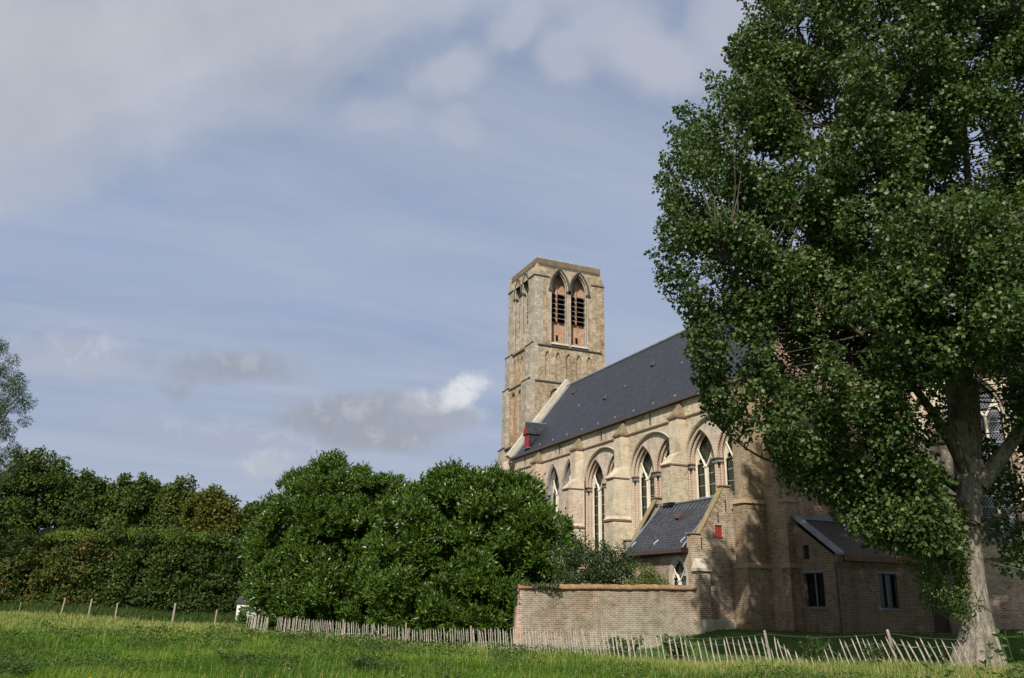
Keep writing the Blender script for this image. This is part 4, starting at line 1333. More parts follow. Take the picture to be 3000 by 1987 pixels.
# ------------------------------------------------------------------ low annex
def build_annex():
    an = thing('annex', 'low brown brick annex with lean-to roof in the shade of the poplar', 'outbuilding')
    X0, X1, YF, YB = 29.15, 37.1, 30.15, 32.99
    ZE, ZT = 3.38, 5.28
    PF = Plane((0, YF, 0), (1, 0, 0), (0, -1, 0))
    PL = Plane((X0, 0, 0), (0, 1, 0), (-1, 0, 0))
    w = MB()
    rect = lambda a, b, c, d: [(a, c), (b, c), (b, d), (a, d)]
    w1, dr = rect(31.72, 32.84, 1.08, 2.60), rect(34.86, 35.99, -0.0, 2.06)
    PF.panel(w, rect(X0, X1, -0.3, 3.3), [w1, [(34.86, 0.001), (35.99, 0.001), (35.99, 2.06), (34.86, 2.06)]], 0, 0, 0.22)
    gw, gs = rect(30.92, 32.16, 1.08, 2.58), rect(31.68, 32.08, 3.22, 3.86)
    PL.panel(w, [(YF, -0.3), (YB, -0.3), (YB, 5.2), (YF, 3.35)], [gw, gs], 0, 0, 0.26)
    # stepped brick cornice
    for i, z in enumerate((2.74, 2.82, 2.90, 2.98)):
        PF.box(w, X0 + 0.02, X1, z, z + 0.06, -0.03 - 0.03 * i, -0.002, 0)
    PF.box(w, X0 - 0.02, X0 + 0.28, 2.98, 3.36, -0.22, 0.0, 0)
    w.face([(X1, YF, -0.3), (X1, YB, -0.3), (X1, YB, 5.2), (X1, YF, 3.3)], 0)
    w.box((X0 - .03, YF + .3, -0.3), (X0 + .05, YB, 0.22), 0)
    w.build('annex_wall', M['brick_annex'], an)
    # raked lead coping over the gable
    c = MB()
    c.prism([(X0 - 0.09, YF - 0.28, 3.36), (X0 - 0.09, YB, 5.50), (X0 - 0.09, YB, 5.62), (X0 - 0.09, YF - 0.28, 3.48)], (0.44, 0, 0), 0)
    c.build('coping', M['lead'], an)
    r = MB()
    r.prism([(X0 + 0.3, YF - 0.24, ZE - .02), (X1 + .1, YF - 0.24, ZE - .02), (X1 + .1, YB, ZT), (X0 + 0.3, YB, ZT)], (0, 0, -0.07), 0)
    r.prism([(X0 + 0.35, YB - 0.28, ZT - .13), (X1, YB - 0.28, ZT - .13), (X1, YB - .001, ZT + .06), (X0 + 0.35, YB - .001, ZT + .06)], (0, 0, 0.035), 1)
    r.build('roof', [M['slate_brown'], M['lead']], an)
    f = MB()
    f.box((X0 + 0.36, YF - 0.26, 3.10), (X1 + 0.1, YF - 0.14, 3.33), 0)
    f.build('fascia', M['wood_fascia'], an)
    for pl, (a, b, z0, z1) in ((PF, (31.72, 32.84, 1.08, 2.60)), (PL, (30.92, 32.16, 1.08, 2.58))):
        g = MB()
        pl.panel(g, rect(a, b, z0, z1), [], 0.2, 0, 0)
        wn = g.build('window', M['glass_dark'], an)
        s_ = MB()
        pl.box(s_, a - 0.12, b + 0.12, z0 - 0.09, z0 - 0.001, -0.06, 0.18, 0)
        s_.build('sill', M['sill'], wn)
        s_ = MB()
        pl.box(s_, a - 0.12, b + 0.12, z1 + 0.001, z1 + 0.12, -0.012, 0.1, 0)
        s_.build('lintel', M['sill'], wn)
        fr = MB()
        m_ = (a + b) / 2
        pl.box(fr, m_ - 0.03, m_ + 0.03, z0, z1, 0.1, 0.17, 0)
        for (u0, u1, v0, v1) in ((a, a + .045, z0, z1), (b - .045, b, z0, z1), (a, b, z0, z0 + .045), (a, b, z1 - .045, z1)):
            pl.box(fr, u0, u1, v0, v1, 0.13, 0.17, 1)
        fr.build('frame', [M['sill'], M['frame_dark']], wn)
    d = MB()
    PF.box(d, 34.88, 35.97, 0.0, 2.04, 0.12, 0.17, 0)
    for i in range(1, 7):
        u = 34.88 + i * 1.09 / 7
        PF.box(d, u - 0.006, u + 0.006, 0.0, 2.03, 0.112, 0.119, 0)
    do = d.build('door', M['dark_red'], an)
    h = MB()
    h.tube([PF.p(35.02, 1.0, 0.06), PF.p(35.14, 1.0, 0.06)], 0.012, 6, 0)
    PF.box(h, 35.0, 35.05, 0.9, 1.1, 0.09, 0.118, 0)
    h.build('handle', M['iron'], do)
    ln = MB()
    PF.box(ln, 34.78, 36.08, 2.061, 2.14, -0.01, 0.2, 0)
    ln.build('lintel', M['sill'], an)
    s_ = MB()
    PL.box(s_, 31.69, 32.07, 3.23, 3.85, 0.17, 0.22, 0)
    s_.build('shutter', M['dark_red'], an)
    p = MB()
    x, y = X0 + 0.10, YF - 0.10
    p.tube([(x + .12, YF - .30, 3.22), (x + .05, YF - .24, 3.06), (x, y, 2.86), (x, y, 0)], 0.055, 8, 0)
    p.hull([(x - .1, y - .1, 2.82), (x + .1, y - .1, 2.82), (x + .1, y + .09, 2.82), (x - .1, y + .09, 2.82)], [(x - .2, y - .17, 3.02), (x + .2, y - .17, 3.02), (x + .2, y + .09, 3.02), (x - .2, y + .09, 3.02)], 0)
    for z in (0.6, 1.7):
        p.tube([(x, y, z - .04), (x, y, z + .04)], 0.07, 8, 0)
    p.build('downpipe', M['pipe'], an)


build_annex()


# ------------------------------------------------------------------ garden wall
def build_garden_wall():
    gw = thing('garden_wall', 'old low brick garden wall with lichened tile coping in front of the shrubs', 'wall')
    A = W(39.6, 0.45); B = Vector((25.0, 34.95, 0))
    d = (B - A); d.z = 0; L = d.length; d.normalize()
    n = Vector((d.y, -d.x, 0))
    if n.dot(Vector((0, -1, 0))) < 0: n = -n
    zt = lambda u: 1.66 + (1.80 - 1.66) * u / L + 0.012 * math.sin(u * 2.1)
    T = 0.36
    w = MB()
    N = 16
    def P(u, z, t): 
        q = A + d * u - n * t
        return Vector((q.x, q.y, z))
    for i in range(N):
        u0, u1 = L * i / N, L * (i + 1) / N
        w.face([P(u0, -1.3, 0), P(u1, -1.3, 0), P(u1, zt(u1), 0), P(u0, zt(u0), 0)], 0)
        w.face([P(u1, -1.3, T), P(u0, -1.3, T), P(u0, zt(u0), T), P(u1, zt(u1), T)], 0)
    # battered end pier of paler red brick
    lo = [P(-0.16, -1.3, -0.012), P(0.26, -1.3, -0.012), P(0.26, -1.3, T + .012), P(-0.16, -1.3, T + .012)]
    hi = [P(0.06, 1.6, -0.012), P(0.22, 1.6, -0.012), P(0.22, 1.6, T + .012), P(0.06, 1.6, T + .012)]
    w.hull(lo, hi, 1)
    w.build('brickwork', [M['brick_garden'], M['brick_quoin']], gw)
    c = MB()
    for i in range(N * 2):
        u0, u1 = L * i / (2 * N), L * (i + 1) / (2 * N)
        if i == 0: u0 = 0.03
        j = 0.008 * ((i * 37) % 5)
        a0, a1 = zt(u0), zt(u1)
        sec = lambda u, a: [P(u, a - 0.02, -0.09 - j), P(u, a + 0.04, -0.09 - j), P(u, a + 0.17 + j, T / 2), P(u, a + 0.04, T + .09), P(u, a - 0.02, T + .09)]
        s0, s1 = sec(u0, a0), sec(u1 - 0.006, a1)
        c.hull(s0, s1, 0)
    c.build('coping', M['tile_coping'], gw)


M['brick_quoin'] = brick_mat('red and white quoin brick', [(0.40, 0.15, 0.09), (0.48, 0.24, 0.16), (0.54, 0.42, 0.34)], (0.58, 0.53, 0.46), seed=51.0, msize=0.014, stain_amt=0.2)
build_garden_wall()


# ------------------------------------------------------------------ picket fence
def build_fence():
    fe = thing('picket_fence', 'long leaning chestnut paling fence wired in a row across the meadow', 'fence')
    fr = np.array([p[0] for p in FENCE]); ff = np.array([p[1] for p in FENCE])
    # walk along the line
    rr = np.linspace(fr[0], fr[-2], 4000)
    fx = np.interp(rr, fr, ff)
    k = 60
    ker = np.ones(2 * k + 1) / (2 * k + 1)
    fx = np.convolve(np.pad(fx, k, mode='edge'), ker, mode='valid')
    s = np.concatenate([[0], np.cumsum(np.hypot(np.diff(rr), np.diff(fx)))])
    rng = random.Random(5)
    pos = []
    u = 0.0
    while u < s[-1]:
        pos.append(u)
        u += rng.uniform(0.165, 0.235)
    st = []
    tops = []
    for u in pos:
        r = float(np.interp(u, s, rr)); f = float(np.interp(u, s, fx))
        z = float(ground_h(f, r))
        lean = float(np.interp(r, [-17, -12, -9, -2, 2, 6, 8.7, 10.7, 12.8], [5, 2, -1, -5, -7, -9, -14, -20, -24])) + rng.gauss(0, 1.6)
        if rng.random() < 0.05: lean += rng.uniform(-9, 6)
        h = 0.94 + rng.uniform(-0.08, 0.08)
        if rng.random() < 0.05: h -= rng.uniform(0.15, 0.4)
        sag = -0.62 * math.exp(-((r - 9.55) / 0.5) ** 2) - 0.16 * math.exp(-((r + 4.6) / 1.1) ** 2) - 0.10 * math.exp(-((r - 6.0) / 0.8) ** 2)
        if -14.95 < r < -14.3 and rng.random() < 0.9: continue
        h *= 1.0 - 0.10 * float(smooth(5, 9, r))
        st.append((f, r, z, h, lean, sag))
    # posts
    post_r = [-16.2, -12.6, -9.1, -5.1, -1.6, 1.0, 4.35, 8.5, 11.3, 13.6]
    pm = []
    for i, r in enumerate(post_r):
        f = float(np.interp(r, rr, fx)) + 0.05
        z = float(ground_h(f, r))
        b = MB()
        ln = math.radians(float(np.interp(r, [-17, -2, 4, 9, 15], [2, -3, -5, -9, -14])))
        base = W(f, r, z - 0.3)
        top = W(f, r + math.sin(ln) * 1.25, z - 0.3 + 1.32 * math.cos(ln))
        mid = base.lerp(top, 0.55) + Vector((0.012, 0.01, 0))
        b.tube([base, mid, top, top + Vector((0, 0, 0.03))], [0.05, 0.047, 0.042, 0.02], 7, 0, True)
        b.build('post', M['post'], fe)
    def stake(mb, f, r, z, h, lean, sag):
        a = math.radians(lean)
        b0 = W(f, r, z - 0.12 + sag)
        ax = (W(f, r + math.sin(a), z + math.cos(a)) - W(f, r, z)).normalized()
        ax = (ax + Vector((rng.gauss(0, .02), rng.gauss(0, .02), 0))).normalized()
        side = Vector((CY, -SY, 0)); side = (side - ax * side.dot(ax)).normalized()
        fw = ax.cross(side)
        wd = rng.uniform(0.012, 0.021); td = rng.uniform(0.009, 0.014)
        H = h + 0.12
        bend = side * rng.gauss(0, 0.012)
        rings = []
        for t, sc in ((0, 1.0), (0.5, 1.05), (0.88, 1.0), (1.0, 0.12)):
            c = b0 + ax * (H * t) + bend * math.sin(math.pi * t)
            rings.append([c + side * wd * sc * p + fw * td * sc * q for p, q in ((-1, -0.8), (1, -1), (0.9, 1), (-1.05, 0.9))])
        for i in range(3):
            mb.hull(rings[i], rings[i + 1], 0, False, i == 2)
        return b0 + ax * (H * 0.80)
    order = sorted(range(len(st)), key=lambda i: -st[i][1])
    near = set(order[:98])
    rest = MB()
    wire_pts = []
    for i, q in enumerate(st):
        if i in near:
            mb = MB()
            tp = stake(mb, *q)
            mb.build('stake', M['stake'], fe)
        else:
            tp = stake(rest, *q)
        wire_pts.append((q[1], tp))
    o = rest.build('stakes', M['stake'], fe)
    o['kind'] = 'stuff'
    # twisted wires through the pales and one slack strand above
    wr = MB()
    for lift in (0.0, -0.42):
        pts = [p + Vector((0, 0, lift)) for _, p in wire_pts]
        wr.tube(pts, 0.006, 4, 0)
    ptsl = []
    for r in np.linspace(1.0, 13.5, 60):
        f = float(np.interp(r, rr, fx)) + 0.05
        z = float(ground_h(f, r))
        j = max(i for i in range(len(post_r)) if post_r[i] <= r + 1e-6)
        a, b = post_r[j], post_r[min(j + 1, len(post_r) - 1)]
        t = 0 if b == a else (r - a) / (b - a)
        ptsl.append(W(f, r - 0.15, z + 0.92 - 0.20 * 4 * t * (1 - t) * 0.6))
    wr.tube(ptsl, 0.005, 4, 0)
    wr.build('wire', M['wire'], fe)


build_fence()


# meadow posts at the far left
def build_meadow_posts():
    labs = ['thin pale stake almost sunk in the grass at the far left end of the meadow', 'pale meadow post leaning right, second from the left along the hedge', 'slim upright meadow post with cut top, third from the left along the hedge', 'short stubby meadow post half hidden by the hedge foot', 'tallest pale meadow post standing clear before the dark hedge gap', 'low meadow post nearest to the picket fence']
    spec = [(-37.0, 67.5, 0.55, 0.05, 3), (-33.3, 66.5, 0.95, 0.075, 7), (-31.0, 66, 1.0, 0.085, 4), (-29.2, 66.5, 0.8, 0.085, 1), (-24.55, 65.5, 1.15, 0.10, 3), (-21.6, 66, 0.8, 0.08, 4)]
    for (r, f, h, rad, ln), lb in zip(spec, labs):
        z = float(ground_h(f, r))
        b = MB()
        a = math.radians(ln)
        base = W(f, r, z - 0.2); top = W(f, r + math.sin(a) * (h + .3), z + (h + 0.3) * math.cos(a))
        b.tube([base, base.lerp(top, .5), top, top + Vector((0, 0, .02))], [rad * .8, rad * .76, rad * .72, rad * .4], 8, 0, True)
        o = b.build('wooden_post', M['post'])
        tag(o, lb, 'post', 'wooden posts along the hedge')


build_meadow_posts()


def build_shed():
    sh = thing('white_shed', 'small whitewashed shed glimpsed at the left foot of the laurel', 'shed')
    c = W(69, -20.1, 0)
    ax = Vector((CY, -SY, 0)); bx = Vector((SY, CY, 0))
    Mx = Matrix((( ax.x, bx.x, 0, c.x), (ax.y, bx.y, 0, c.y), (0, 0, 1, -1.35), (0, 0, 0, 1)))
    w = MB()
    w.box((-0.9, 0, 0), (1.4, 2, 1.95), 0, Mx)
    w.build('shed_wall', M['render_white'], sh)
    r = MB()
    r.prism([Mx @ Vector(p) for p in ((-1.05, -0.15, 1.951), (-1.05, 1.0, 2.5), (-1.05, 2.15, 1.951))], ax * 2.6, 0)
    r.build('roof', M['slate_brown'], sh)
    d = MB()
    d.box((-0.6, -0.04, 0.1), (-0.1, -0.004, 1.7), 0, Mx)
    d.build('door', M['frame_dark'], sh)


build_shed()


# ------------------------------------------------------------------ foliage
def unit(v):
    return v / np.maximum(np.linalg.norm(v, axis=-1, keepdims=True), 1e-9)


def rand_dir(rng, n):
    return unit(rng.normal(size=(n, 3)))


def leaf_arrays(rng, P, A, L, Wd, tint, fold=0.25, roll=None, droop=0.0):
    """a folded four-cornered leaf at every P pointing along A"""
    n = len(P)
    A = unit(A)
    ref = rand_dir(rng, n) if roll is None else roll
    S = unit(np.cross(A, ref))
    N = np.cross(S, A)
    s_ = rng.uniform(0.55, 1.4, n)[:, None]
    L = L * s_ * rng.uniform(0.85, 1.15, n)[:, None]
    Wd = Wd * s_ * rng.uniform(0.85, 1.15, n)[:, None]
    mid = P + A * L * 0.45
    V = np.stack([P, mid + S * Wd * 0.5 + N * Wd * fold, P + A * L - np.array([0, 0, 1.0]) * L * droop, mid - S * Wd * 0.5 + N * Wd * fold], axis=1).reshape(-1, 3)
    i = np.arange(n)[:, None] * 4
    F = np.concatenate([i + np.array([[0, 1, 2]]), i + np.array([[0, 2, 3]])], axis=0)
    return V, F, np.repeat(tint, 4)


def clump_points(rng, centres, radii, per, shell=0.55, squash=0.85):
    """points in lumpy balls, denser towards the skin of each ball"""
    idx = np.repeat(np.arange(len(centres)), per)
    n = len(idx)
    d = rand_dir(rng, n)
    q = shell + (1 - shell) * rng.random(n) ** 0.6
    q = np.where(rng.random(n) < 0.25, rng.random(n) ** (1 / 3), q)
    off = d * (q * radii[idx])[:, None]
    off[:, 2] *= squash
    return centres[idx] + off, d, idx


def tube_np(mb, pts, r0, r1, seg=7, mi=0):
    n = len(pts)
    mb.tube(pts, [r0 + (r1 - r0) * (i / (n - 1)) ** 0.8 for i in range(n)], seg, mi)


def wobble(a, b, n, amp, rng, up=0.0):
    a, b = Vector(a), Vector(b)
    L = (b - a).length
    out = []
    ph = rng.uniform(0, 6.28, 3)
    for i in range(n):
        t = i / (n - 1)
        p = a.lerp(b, t)
        w = math.sin(math.pi * t)
        p += Vector((math.sin(ph[0] + 5 * t), math.sin(ph[1] + 4 * t), 0.5 * math.sin(ph[2] + 6 * t))) * amp * L * w
        p.z += up * L * w
        out.append(p)
    return out


# ---- poplar
def build_poplar():
    rng = np.random.default_rng(3)
    tr = thing('poplar_tree', 'huge dark green poplar with pale furrowed trunk filling the right side', 'tree')
    SC = 0.841
    F0 = 31.5
    def P(r, z, f=0.0):
        return W((F0 + f) * SC, r * SC, 1.04 + (z - 1.04) * SC)
    G = 1.04 + (float(ground_h(F0 * SC, 16.4 * SC)) - 1.04) / SC
    mb = MB()
    # trunk flares at the foot and forks at about seven metres
    base = [(16.5, G - 0.3, 1.0), (16.52, G + 0.10, 0.84), (16.58, 0.0, 0.64), (16.68, 0.55, 0.52), (16.72, 1.1, 0.45), (16.74, 2.2, 0.41), (16.80, 3.6, 0.40), (16.97, 4.8, 0.41), (17.15, 5.7, 0.46), (17.25, 6.4, 0.45)]
    rings = []
    seg = 20
    for (r, z, rad) in base:
        c = P(r, z)
        ring = []
        for j in range(seg):
            a = 2 * math.pi * j / seg
            fl = max(0.0, (1.0 - (z - G) / 2.2)) if z > G else 1.0
            k = rad * SC * (1 + 0.16 * fl * math.sin(5 * a + 0.7) + 0.03 * math.sin(11 * a + z * 2))
            ring.append(c + Vector((math.cos(a) * k, math.sin(a) * k, 0)))
        rings.append(ring)
    for i in range(len(rings) - 1):
        for j in range(seg):
            j2 = (j + 1) % seg
            mb.face([rings[i][j], rings[i][j2], rings[i + 1][j2], rings[i + 1][j]], 0)
    limbs = []          # (points, r0, r1)
    def limb(spec, r0, r1):
        pts = [P(*s) for s in spec]
        # refine
        out = []
        for i in range(len(pts) - 1):
            for t in (0, 0.33, 0.66):
                out.append(pts[i].lerp(pts[i + 1], t))
        out.append(pts[-1])
        sm = [out[0]] + [(out[i - 1] + out[i] * 2 + out[i + 1]) / 4 for i in range(1, len(out) - 1)] + [out[-1]]
        tube_np(mb, sm, r0 * 0.78, r1 * 0.7, 9, 1 if r0 < 0.3 else 0)  # slimmer limbs get darker bark: crown shade put into their colour
        limbs.append(sm)
    limb([(17.0, 5.6), (17.0, 8.2), (17.05, 10.0), (16.95, 12.0), (16.7, 14.0), (16.6, 17.0), (16.3, 21.0), (16.2, 26.0), (16.1, 31.0)], 0.40, 0.06)
    limb([(17.25, 5.8, 0.1), (17.7, 7.8, 0.3), (18.2, 9.6, 0.8), (18.9, 12.5, 1.2), (19.6, 16.5, 1.6), (20.2, 21.0, 2.0), (20.6, 26.0, 2.2), (20.8, 30.0, 2.3)], 0.42, 0.06)
    limb([(17.4, 5.5, -0.1), (18.3, 6.6, -0.4), (19.3, 8.0, -0.8), (20.6, 10.0, -1.0), (22.2, 13.5, -1.3), (23.5, 18.0, -1.4)], 0.36, 0.06)
    limb([(17.0, 5.2, 0.1), (16.2, 6.0, 0.4), (15.3, 6.75, 0.8), (14.4, 7.8, 1.4), (13.4, 10.0, 2.0), (12.3, 12.2, 2.6), (11.2, 14.0, 3.0)], 0.26, 0.05)
    limb([(16.9, 6.0, -0.2), (16.1, 7.4, -0.7), (15.0, 8.8, -1.2), (13.6, 10.2, -1.8), (11.4, 11.6, -2.2), (9.4, 12.6, -2.4), (8.0, 13.4, -2.4)], 0.24, 0.04)
    limb([(17.0, 10.0), (16.6, 12.4, -0.3), (16.1, 14.2, -0.5), (15.2, 15.8, -0.8), (14.4, 17.4, -1.0), (12.8, 19.6, -1.4), (11.4, 22.0, -1.6)], 0.22, 0.04)
    limb([(16.9, 11.5, 0.2), (16.0, 13.4, 0.8), (14.6, 15.4, 1.6), (12.4, 17.4, 2.4), (10.2, 18.8, 2.8), (8.4, 20.0, 3.0)], 0.20, 0.04)
    limb([(16.7, 15.0), (15.8, 18.5, 0.4), (14.5, 22.0, 0.6), (13.0, 25.0, 0.8), (12.0, 28.5, 0.8)], 0.18, 0.04)
    limb([(16.5, 17.0), (17.4, 20.5, -1.0), (18.2, 24.5, -1.4), (18.4, 29.0, -1.6)], 0.18, 0.04)
    limb([(17.2, 4.0, -0.3), (18.2, 4.6, -1.0), (19.3, 5.3, -1.6), (20.6, 6.2, -2.0), (22.0, 7.4, -2.2)], 0.10, 0.03)
    limb([(16.9, 5.0, 0.4), (15.6, 5.4, 1.2), (14.0, 5.9, 2.2), (12.2, 6.4, 3.2), (10.6, 7.0, 4.0), (9.2, 8.2, 4.4)], 0.16, 0.03)
    limb([(16.8, 12.0, 0.3), (16.5, 13.5, 2.0), (16.0, 15.5, 4.0), (15.5, 17.0, 5.6), (15.0, 18.5, 6.6)], 0.2, 0.04)
    limb([(16.9, 8.0, -0.3), (16.4, 9.4, -2.0), (15.6, 11.0, -3.8), (14.8, 12.6, -5.0)], 0.18, 0.04)
    limb([(17.6, 7.8, 0.6), (18.4, 9.0, 2.6), (19.4, 10.4, 4.6), (20.2, 12.0, 6.0)], 0.2, 0.04)
    # bare dead twigs by the trunk
    limb([(18.9, 5.2, -1.5), (19.2, 4.0, -1.8), (19.4, 3.2, -2.0), (19.9, 2.6, -2.1)], 0.045, 0.012)
    limb([(19.3, 3.5, -1.9), (19.0, 2.7, -2.0), (18.6, 2.2, -2.1), (18.2, 2.0, -2.1)], 0.03, 0.008)
    # crown outline, left edge by height: (z, lateral)
    zl = np.array([2.6, 3.4, 4.6, 5.4, 6.6, 7.4, 8.4, 9.5, 11.0, 12.2, 14.0, 14.8, 16.4, 18.0, 20.2, 21.8, 22.4, 24.5, 27.0, 29.0, 31.5, 33.0])
    xl = np.array([14.6, 13.2, 12.4, 11.4, 10.4, 9.0, 7.7, 6.7, 6.7, 6.4, 5.9, 5.6, 6.1, 5.9, 6.6, 7.6, 9.0, 9.4, 10.1, 11.4, 13.0, 15.5])
    centres, radii = [], []
    def half(z, r):
        left = np.interp(z, zl, xl)
        right = 27.0 if z > 7 else 21.5 + 1.35 * (z - 3)
        c = 16.6
        hw = max(0.5, c - left if r < c else right - c)
        return abs(r - c) / hw
    def allowed(f, r, z):
        k_ = F0 / (F0 + f)
        rp, zp = r * k_, 1.04 + (z - 1.04) * k_
        # the window of the choir shows through beside the fork
        if 17.9 < rp < 19.2 and 7.0 < zp < 10.2: return False
        if 16.3 < rp < 17.9 and 4.6 < zp < 9.6 and f < 0.6: return False
        if z < 7.5 and 15.6 < r < 18.8 and f < 0.8: return False
        if z < 6.6 and r > 15.5 and rng.random() < 0.6: return False
        return True
    nb = 0
    while nb < 330:
        z = rng.uniform(3.2, 31.0)
        left = np.interp(z, zl, xl)
        r = rng.uniform(left + 0.2, 26.0)
        u = half(z, r)
        if u > 0.97: continue
        front = 6.4 if z > 8 else 4.6
        dep = math.sqrt(max(0.03, 1 - u ** 1.8)) * (0.6 + 0.4 * smooth(4, 12, z))
        f = rng.choice([-1, 1], p=[0.62, 0.38]) * rng.uniform(0.35, 1.0) * dep
        f = f * (front if f < 0 else 5.0)
        # a spray of leaf clumps climbing outwards, tapering to its tip
        out = np.array([f / 5.0, (r - 16.6) / 9.0, 0.0])
        d = unit(out * 0.9 + np.array([0, 0, 0.75]) + rng.normal(size=3) * 0.22)
        L = rng.uniform(1.6, 3.4)
        m = int(4 + L * 1.3)
        tip = np.array([f, r, z])
        r0 = rng.uniform(0.62, 1.0)
        nb += 1
        for i in range(m):
            t = i / (m - 1)
            p = tip - d * L * (1 - t) + rng.normal(size=3) * 0.18
            if half(p[2], p[1]) > 1.0 + 0.03 * rng.random() and t < 0.9: continue
            if p[2] < 2.6 or not allowed(*p): continue
            centres.append(np.array(P(p[1], p[2], p[0]))); radii.append(r0 * (1.0 - 0.62 * t))
    # looser foliage between the boughs
    for _ in range(900):
        z = rng.uniform(4.0, 31.0); r = rng.uniform(np.interp(z, zl, xl), 26.0)
        u = half(z, r)
        if u > 0.9: continue
        dep = 5.0 * math.sqrt(max(0.03, 1 - u ** 1.8)) * (0.6 + 0.4 * smooth(4, 12, z))
        f = rng.uniform(-dep, dep)
        if not allowed(f, r, z) or rng.random() < 0.5: continue
        centres.append(np.array(P(r, z, f))); radii.append(rng.uniform(0.45, 0.85))
    # thick foliage high on the near side keeps the fork in shade
    for _ in range(80):
        z = rng.uniform(11.0, 18.5); r = rng.uniform(9.5, 16.0)
        centres.append(np.array(P(r, z, rng.uniform(-4.5, 3.0)))); radii.append(rng.uniform(0.5, 0.95))
    for _ in range(110):
        z = rng.uniform(9.2, 14.5); r = rng.uniform(12.5, 21.0); f = rng.uniform(-6.5, -2.5)
        if not allowed(f, r, z): continue
        centres.append(np.array(P(r, z, f))); radii.append(rng.uniform(0.5, 0.95))
    # skin clumps along the outline make its lobes
    for z in np.arange(4.6, 31, 0.62):
        left = np.interp(z, zl, xl)
        fo = rng.uniform(-1.8, 1.8); r0 = rng.uniform(0.5, 0.85); L = rng.uniform(1.0, 2.2)
        for i in range(5):
            t = i / 4
            centres.append(np.array(P(left + 0.25 + (1 - t) * L * 0.6 + rng.normal() * .1, z + L * (t - 0.5) + rng.normal() * .1, fo + rng.normal() * .1))); radii.append(r0 * (1 - 0.65 * t))
    centres = np.array(centres); radii = np.array(radii) * SC
    # twigs from limbs to clumps
    LP = np.array([p[:] for l in limbs for p in l])
    for c, rad in zip(centres, radii):
        d2 = ((LP - c) ** 2).sum(1) + np.maximum(0, LP[:, 2] - c[2] + 0.5) ** 2 * 3
        b = LP[int(np.argmin(d2))]
        dist = np.linalg.norm(b - c)
        if dist > 6 or rng.random() < 0.45: continue
        tube_np(mb, wobble(b, c + np.array([0, 0, rad * 0.3]), 6, 0.06, rng, -0.05), min(0.05, 0.015 + 0.006 * dist), 0.006, 5, 1)
    mb.build('trunk', [M['bark_poplar'], M['bark_dark']], tr, smooth_=True)
    per = np.maximum(40, (430 * (radii / 0.9) ** 2)).astype(int)
    idx = np.repeat(np.arange(len(centres)), per)
    n = len(idx)
    d = rand_dir(rng, n)
    q = np.where(rng.random(n) < 0.35, rng.random(n) ** (1 / 3), 0.6 + 0.45 * rng.random(n))
    Pn = centres[idx] + d * (q * radii[idx])[:, None] * np.array([1, 1, 0.9])
    A = unit(d * 0.7 + rng.normal(size=(n, 3)) * 0.7 + np.array([0, 0, -0.45]))
    roll = unit(rng.normal(size=(n, 3)) * 0.9 + d * 0.5 + np.array(sun_dir) * 0.5)
    V, F, T = leaf_arrays(rng, Pn, A, 0.128, 0.12, rng.random(n), 0.12, roll)
    soup('crown', V, F, M['leaf_poplar'], tr, T)
    # bushy young shoots round the foot of the trunk
    cs, rs = [], []
    for i in range(62):
        z = rng.uniform(0.9, 4.6)
        t = (z - 0.9) / 3.7
        r = rng.uniform(14.9 + 0.9 * abs(t - 0.35), 16.5)
        cs.append(np.array(P(r, z, rng.uniform(-0.9, 0.5)))); rs.append(rng.uniform(0.2, 0.42))
    cs, rs = np.array(cs), np.array(rs)
    keep = []
    idx = np.repeat(np.arange(len(cs)), 170)
    n = len(idx)
    d = rand_dir(rng, n)
    Pn = cs[idx] + d * (rs[idx] * rng.random(n) ** 0.4)[:, None]
    V, F, T = leaf_arrays(rng, Pn, unit(d + rng.normal(size=(n, 3)) * 0.6), 0.075, 0.055, rng.random(n), 0.15)
    soup('suckers', V, F, M['leaf_sucker'], tr, T)


build_poplar()


